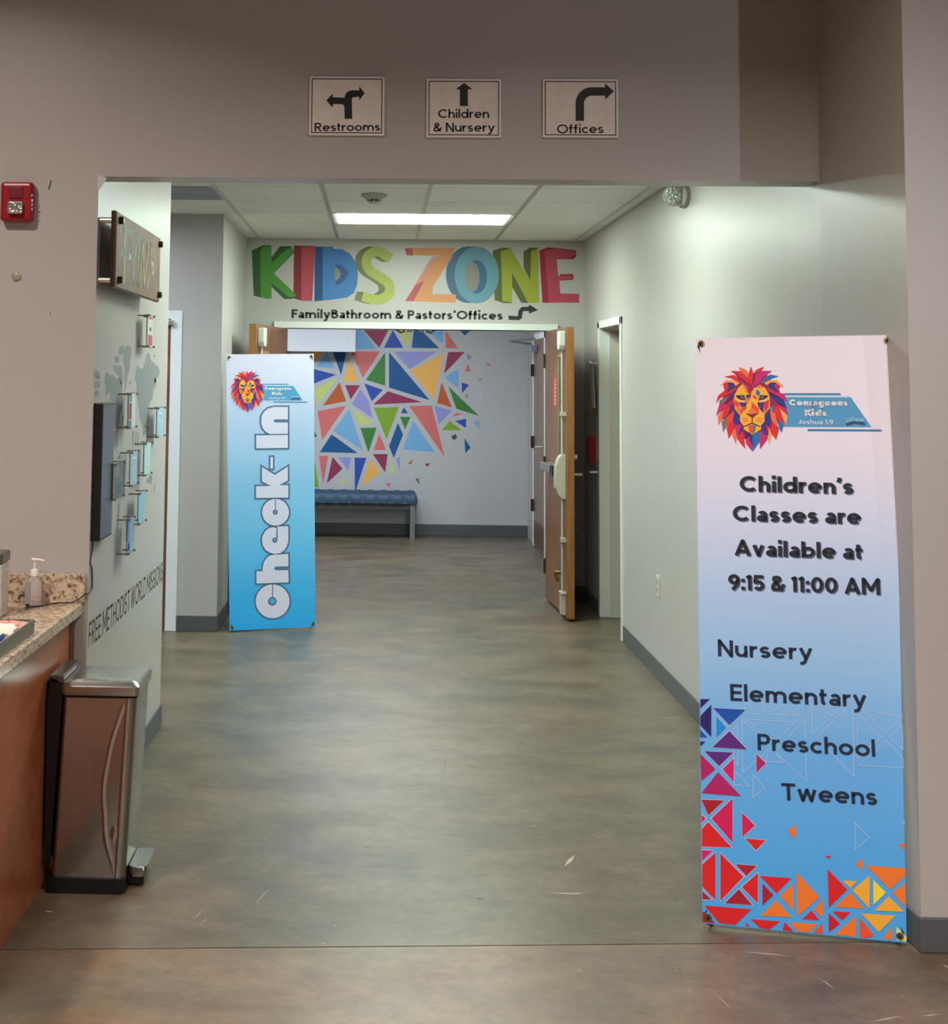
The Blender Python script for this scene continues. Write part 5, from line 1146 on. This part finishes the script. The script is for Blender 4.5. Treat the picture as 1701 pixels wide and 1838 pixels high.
LT = [[(385, 225), (480, 232), (400, 150)], [(510, 150), (515, 218), (565, 160)], [(635, 165), (745, 240), (552, 232)], [(408, 262), (727, 283), (600, 400), (500, 360)], [(372, 262), (378, 615), (560, 450)], [(545, 480), (590, 475), (650, 548), (530, 540)],
 [(790, 170), (798, 668), (590, 475), (790, 262)], [(832, 170), (835, 360), (942, 262)], [(870, 170), (955, 245), (1040, 190)], [(862, 383), (1060, 195), (1105, 178), (1110, 637)], [(1135, 225), (1290, 378), (1135, 520)], [(1170, 200), (1318, 352), (1430, 250)], [(1345, 378), (1432, 300), (1434, 465)], [(1320, 403), (1145, 567), (1436, 582), (1436, 520)],
 [(320, 600), (428, 705), (320, 695)], [(445, 625), (520, 710), (447, 780)], [(1118, 942), (1212, 1042), (1120, 1122)], [(345, 305), (345, 565), (318, 540), (318, 330)], [(1445, 935), (1427, 950), (1446, 955)]]
mb = MB()
for pts in LT:
    for i in range(len(pts)): stroke_quads(mb, BP1, [pts[i], pts[(i+1) % len(pts)]], 1.6, (196, 216, 236), 1, kU)
obj('outline_print', mb, None, b1)

# --- check-in banner
st2 = [(0, (40, 172, 244)), (.15, (66, 182, 244)), (.35, (112, 196, 244)), (.55, (144, 200, 240)), (.75, (182, 208, 242)), (.88, (208, 216, 242)), (1, (220, 218, 242))]
b2, BP2, K2 = banner('check_in_banner', ((406, 636), (563, 635), (412, 1132), (566, 1125)), .02, 'narrow blue banner reading Check-In vertically with lion emblem, in front of the left door', st2, 1.78, 0)
def trE2(x, y): return (413.7+(x-225)*.1118, 665+(y-280)*.119)
trE2.k = .115
emblem(b2, BP2, None, trE2)
def z3(x, y): return (390+x/6.129, 850+y/6.129)
def z2(x, y): return (390+x/6.129, 560+y/6.129)
gO, gI = P((74, 112, 150)), P((220, 220, 242))
SH = []
circ = lambda c, r, n=40: [(c[0]+r*math.cos(2*math.pi*k/n), c[1]+r*math.sin(2*math.pi*k/n)) for k in range(n)]
SH.append(circ(z3(608, 1405), 30.3))
SH.append([z3(*p) for p in [(430, 1210), (430, 1075), (497, 1075), (500, 1020), (515, 970), (545, 925), (580, 900), (620, 893), (780, 885), (780, 1020), (645, 1022), (630, 1030), (625, 1043), (632, 1058), (645, 1064), (780, 1062), (783, 1197)]])
SH.append([z3(*p) for p in [(780, 580), (780, 740), (765, 800), (735, 845), (690, 875), (635, 885), (580, 872), (530, 840), (500, 790), (490, 735), (500, 680), (530, 628), (575, 597), (620, 590), (650, 600), (655, 582)]])
SH.append(circ(z3(640, 426), 24.0))
kk = [z3(*p) for p in [(425, 268), (425, 140), (590, 135), (490, 85)]]+[z2(490, 1705), z2(632, 1792), z2(775, 1700)]+[z3(775, 75), z3(680, 128), z3(780, 128), z3(780, 265)]
SH.append(kk)
SH.append([z2(*p) for p in [(584, 1595), (611, 1595), (611, 1722), (584, 1722)]])
SH.append([z2(*p) for p in [(425, 1357), (775, 1352), (775, 1495), (428, 1500)]])
SH.append([z2(*p) for p in [(775, 1045), (620, 1045), (560, 1060), (510, 1100), (485, 1150), (482, 1220), (500, 1280), (535, 1320), (580, 1344), (775, 1340), (775, 1216), (635, 1216), (615, 1198), (635, 1182), (775, 1182)]])
mb = MB(); plo, pli, plt = lift(BP2, 2), lift(BP2, 4), lift(BP2, 6)
for s in SH:
    for off, m3, pp in ((2.9, gO, plo), (0.0, gI, pli)):
        vs, fs = curve_verts([[(x, -y) for x, y in s]], off)
        w = [on(pp, x, -y) for x, y in vs]
        mb.use(m3).add(w, fs)
def gpoly(pts): flat_polys(mb, BP2, [(pts, gO)], 6)
gpoly(circ(z3(605, 1405), 7.8, 24)); flat_polys(mb, BP2, [(circ(z3(605, 1405), 5.0, 24), (88, 170, 216))], 8)
gpoly([z3(603, 1215), z3(613, 1215), z3(613, 1370), z3(603, 1370)])
gpoly(circ(z3(632, 733), 4.6, 20)); flat_polys(mb, BP2, [(circ(z3(632, 733), 1.7, 12), (150, 180, 200))], 8)
gpoly([z3(650, 590), z3(660, 585), z3(664, 700), z3(655, 735), z3(648, 720)])
gpoly(circ(z3(637, 425), 4.6, 20)); flat_polys(mb, BP2, [(circ(z3(637, 425), 1.7, 12), (150, 180, 200))], 8)
gpoly([z3(634, 280), z3(643, 280), z3(643, 400), z3(634, 400)])
gpoly([z3(640, 1024), z3(785, 1022), z3(785, 1060), z3(640, 1062), z3(627, 1043)])
mb.flat = True
obj('check_in_lettering', mb, None, b2)
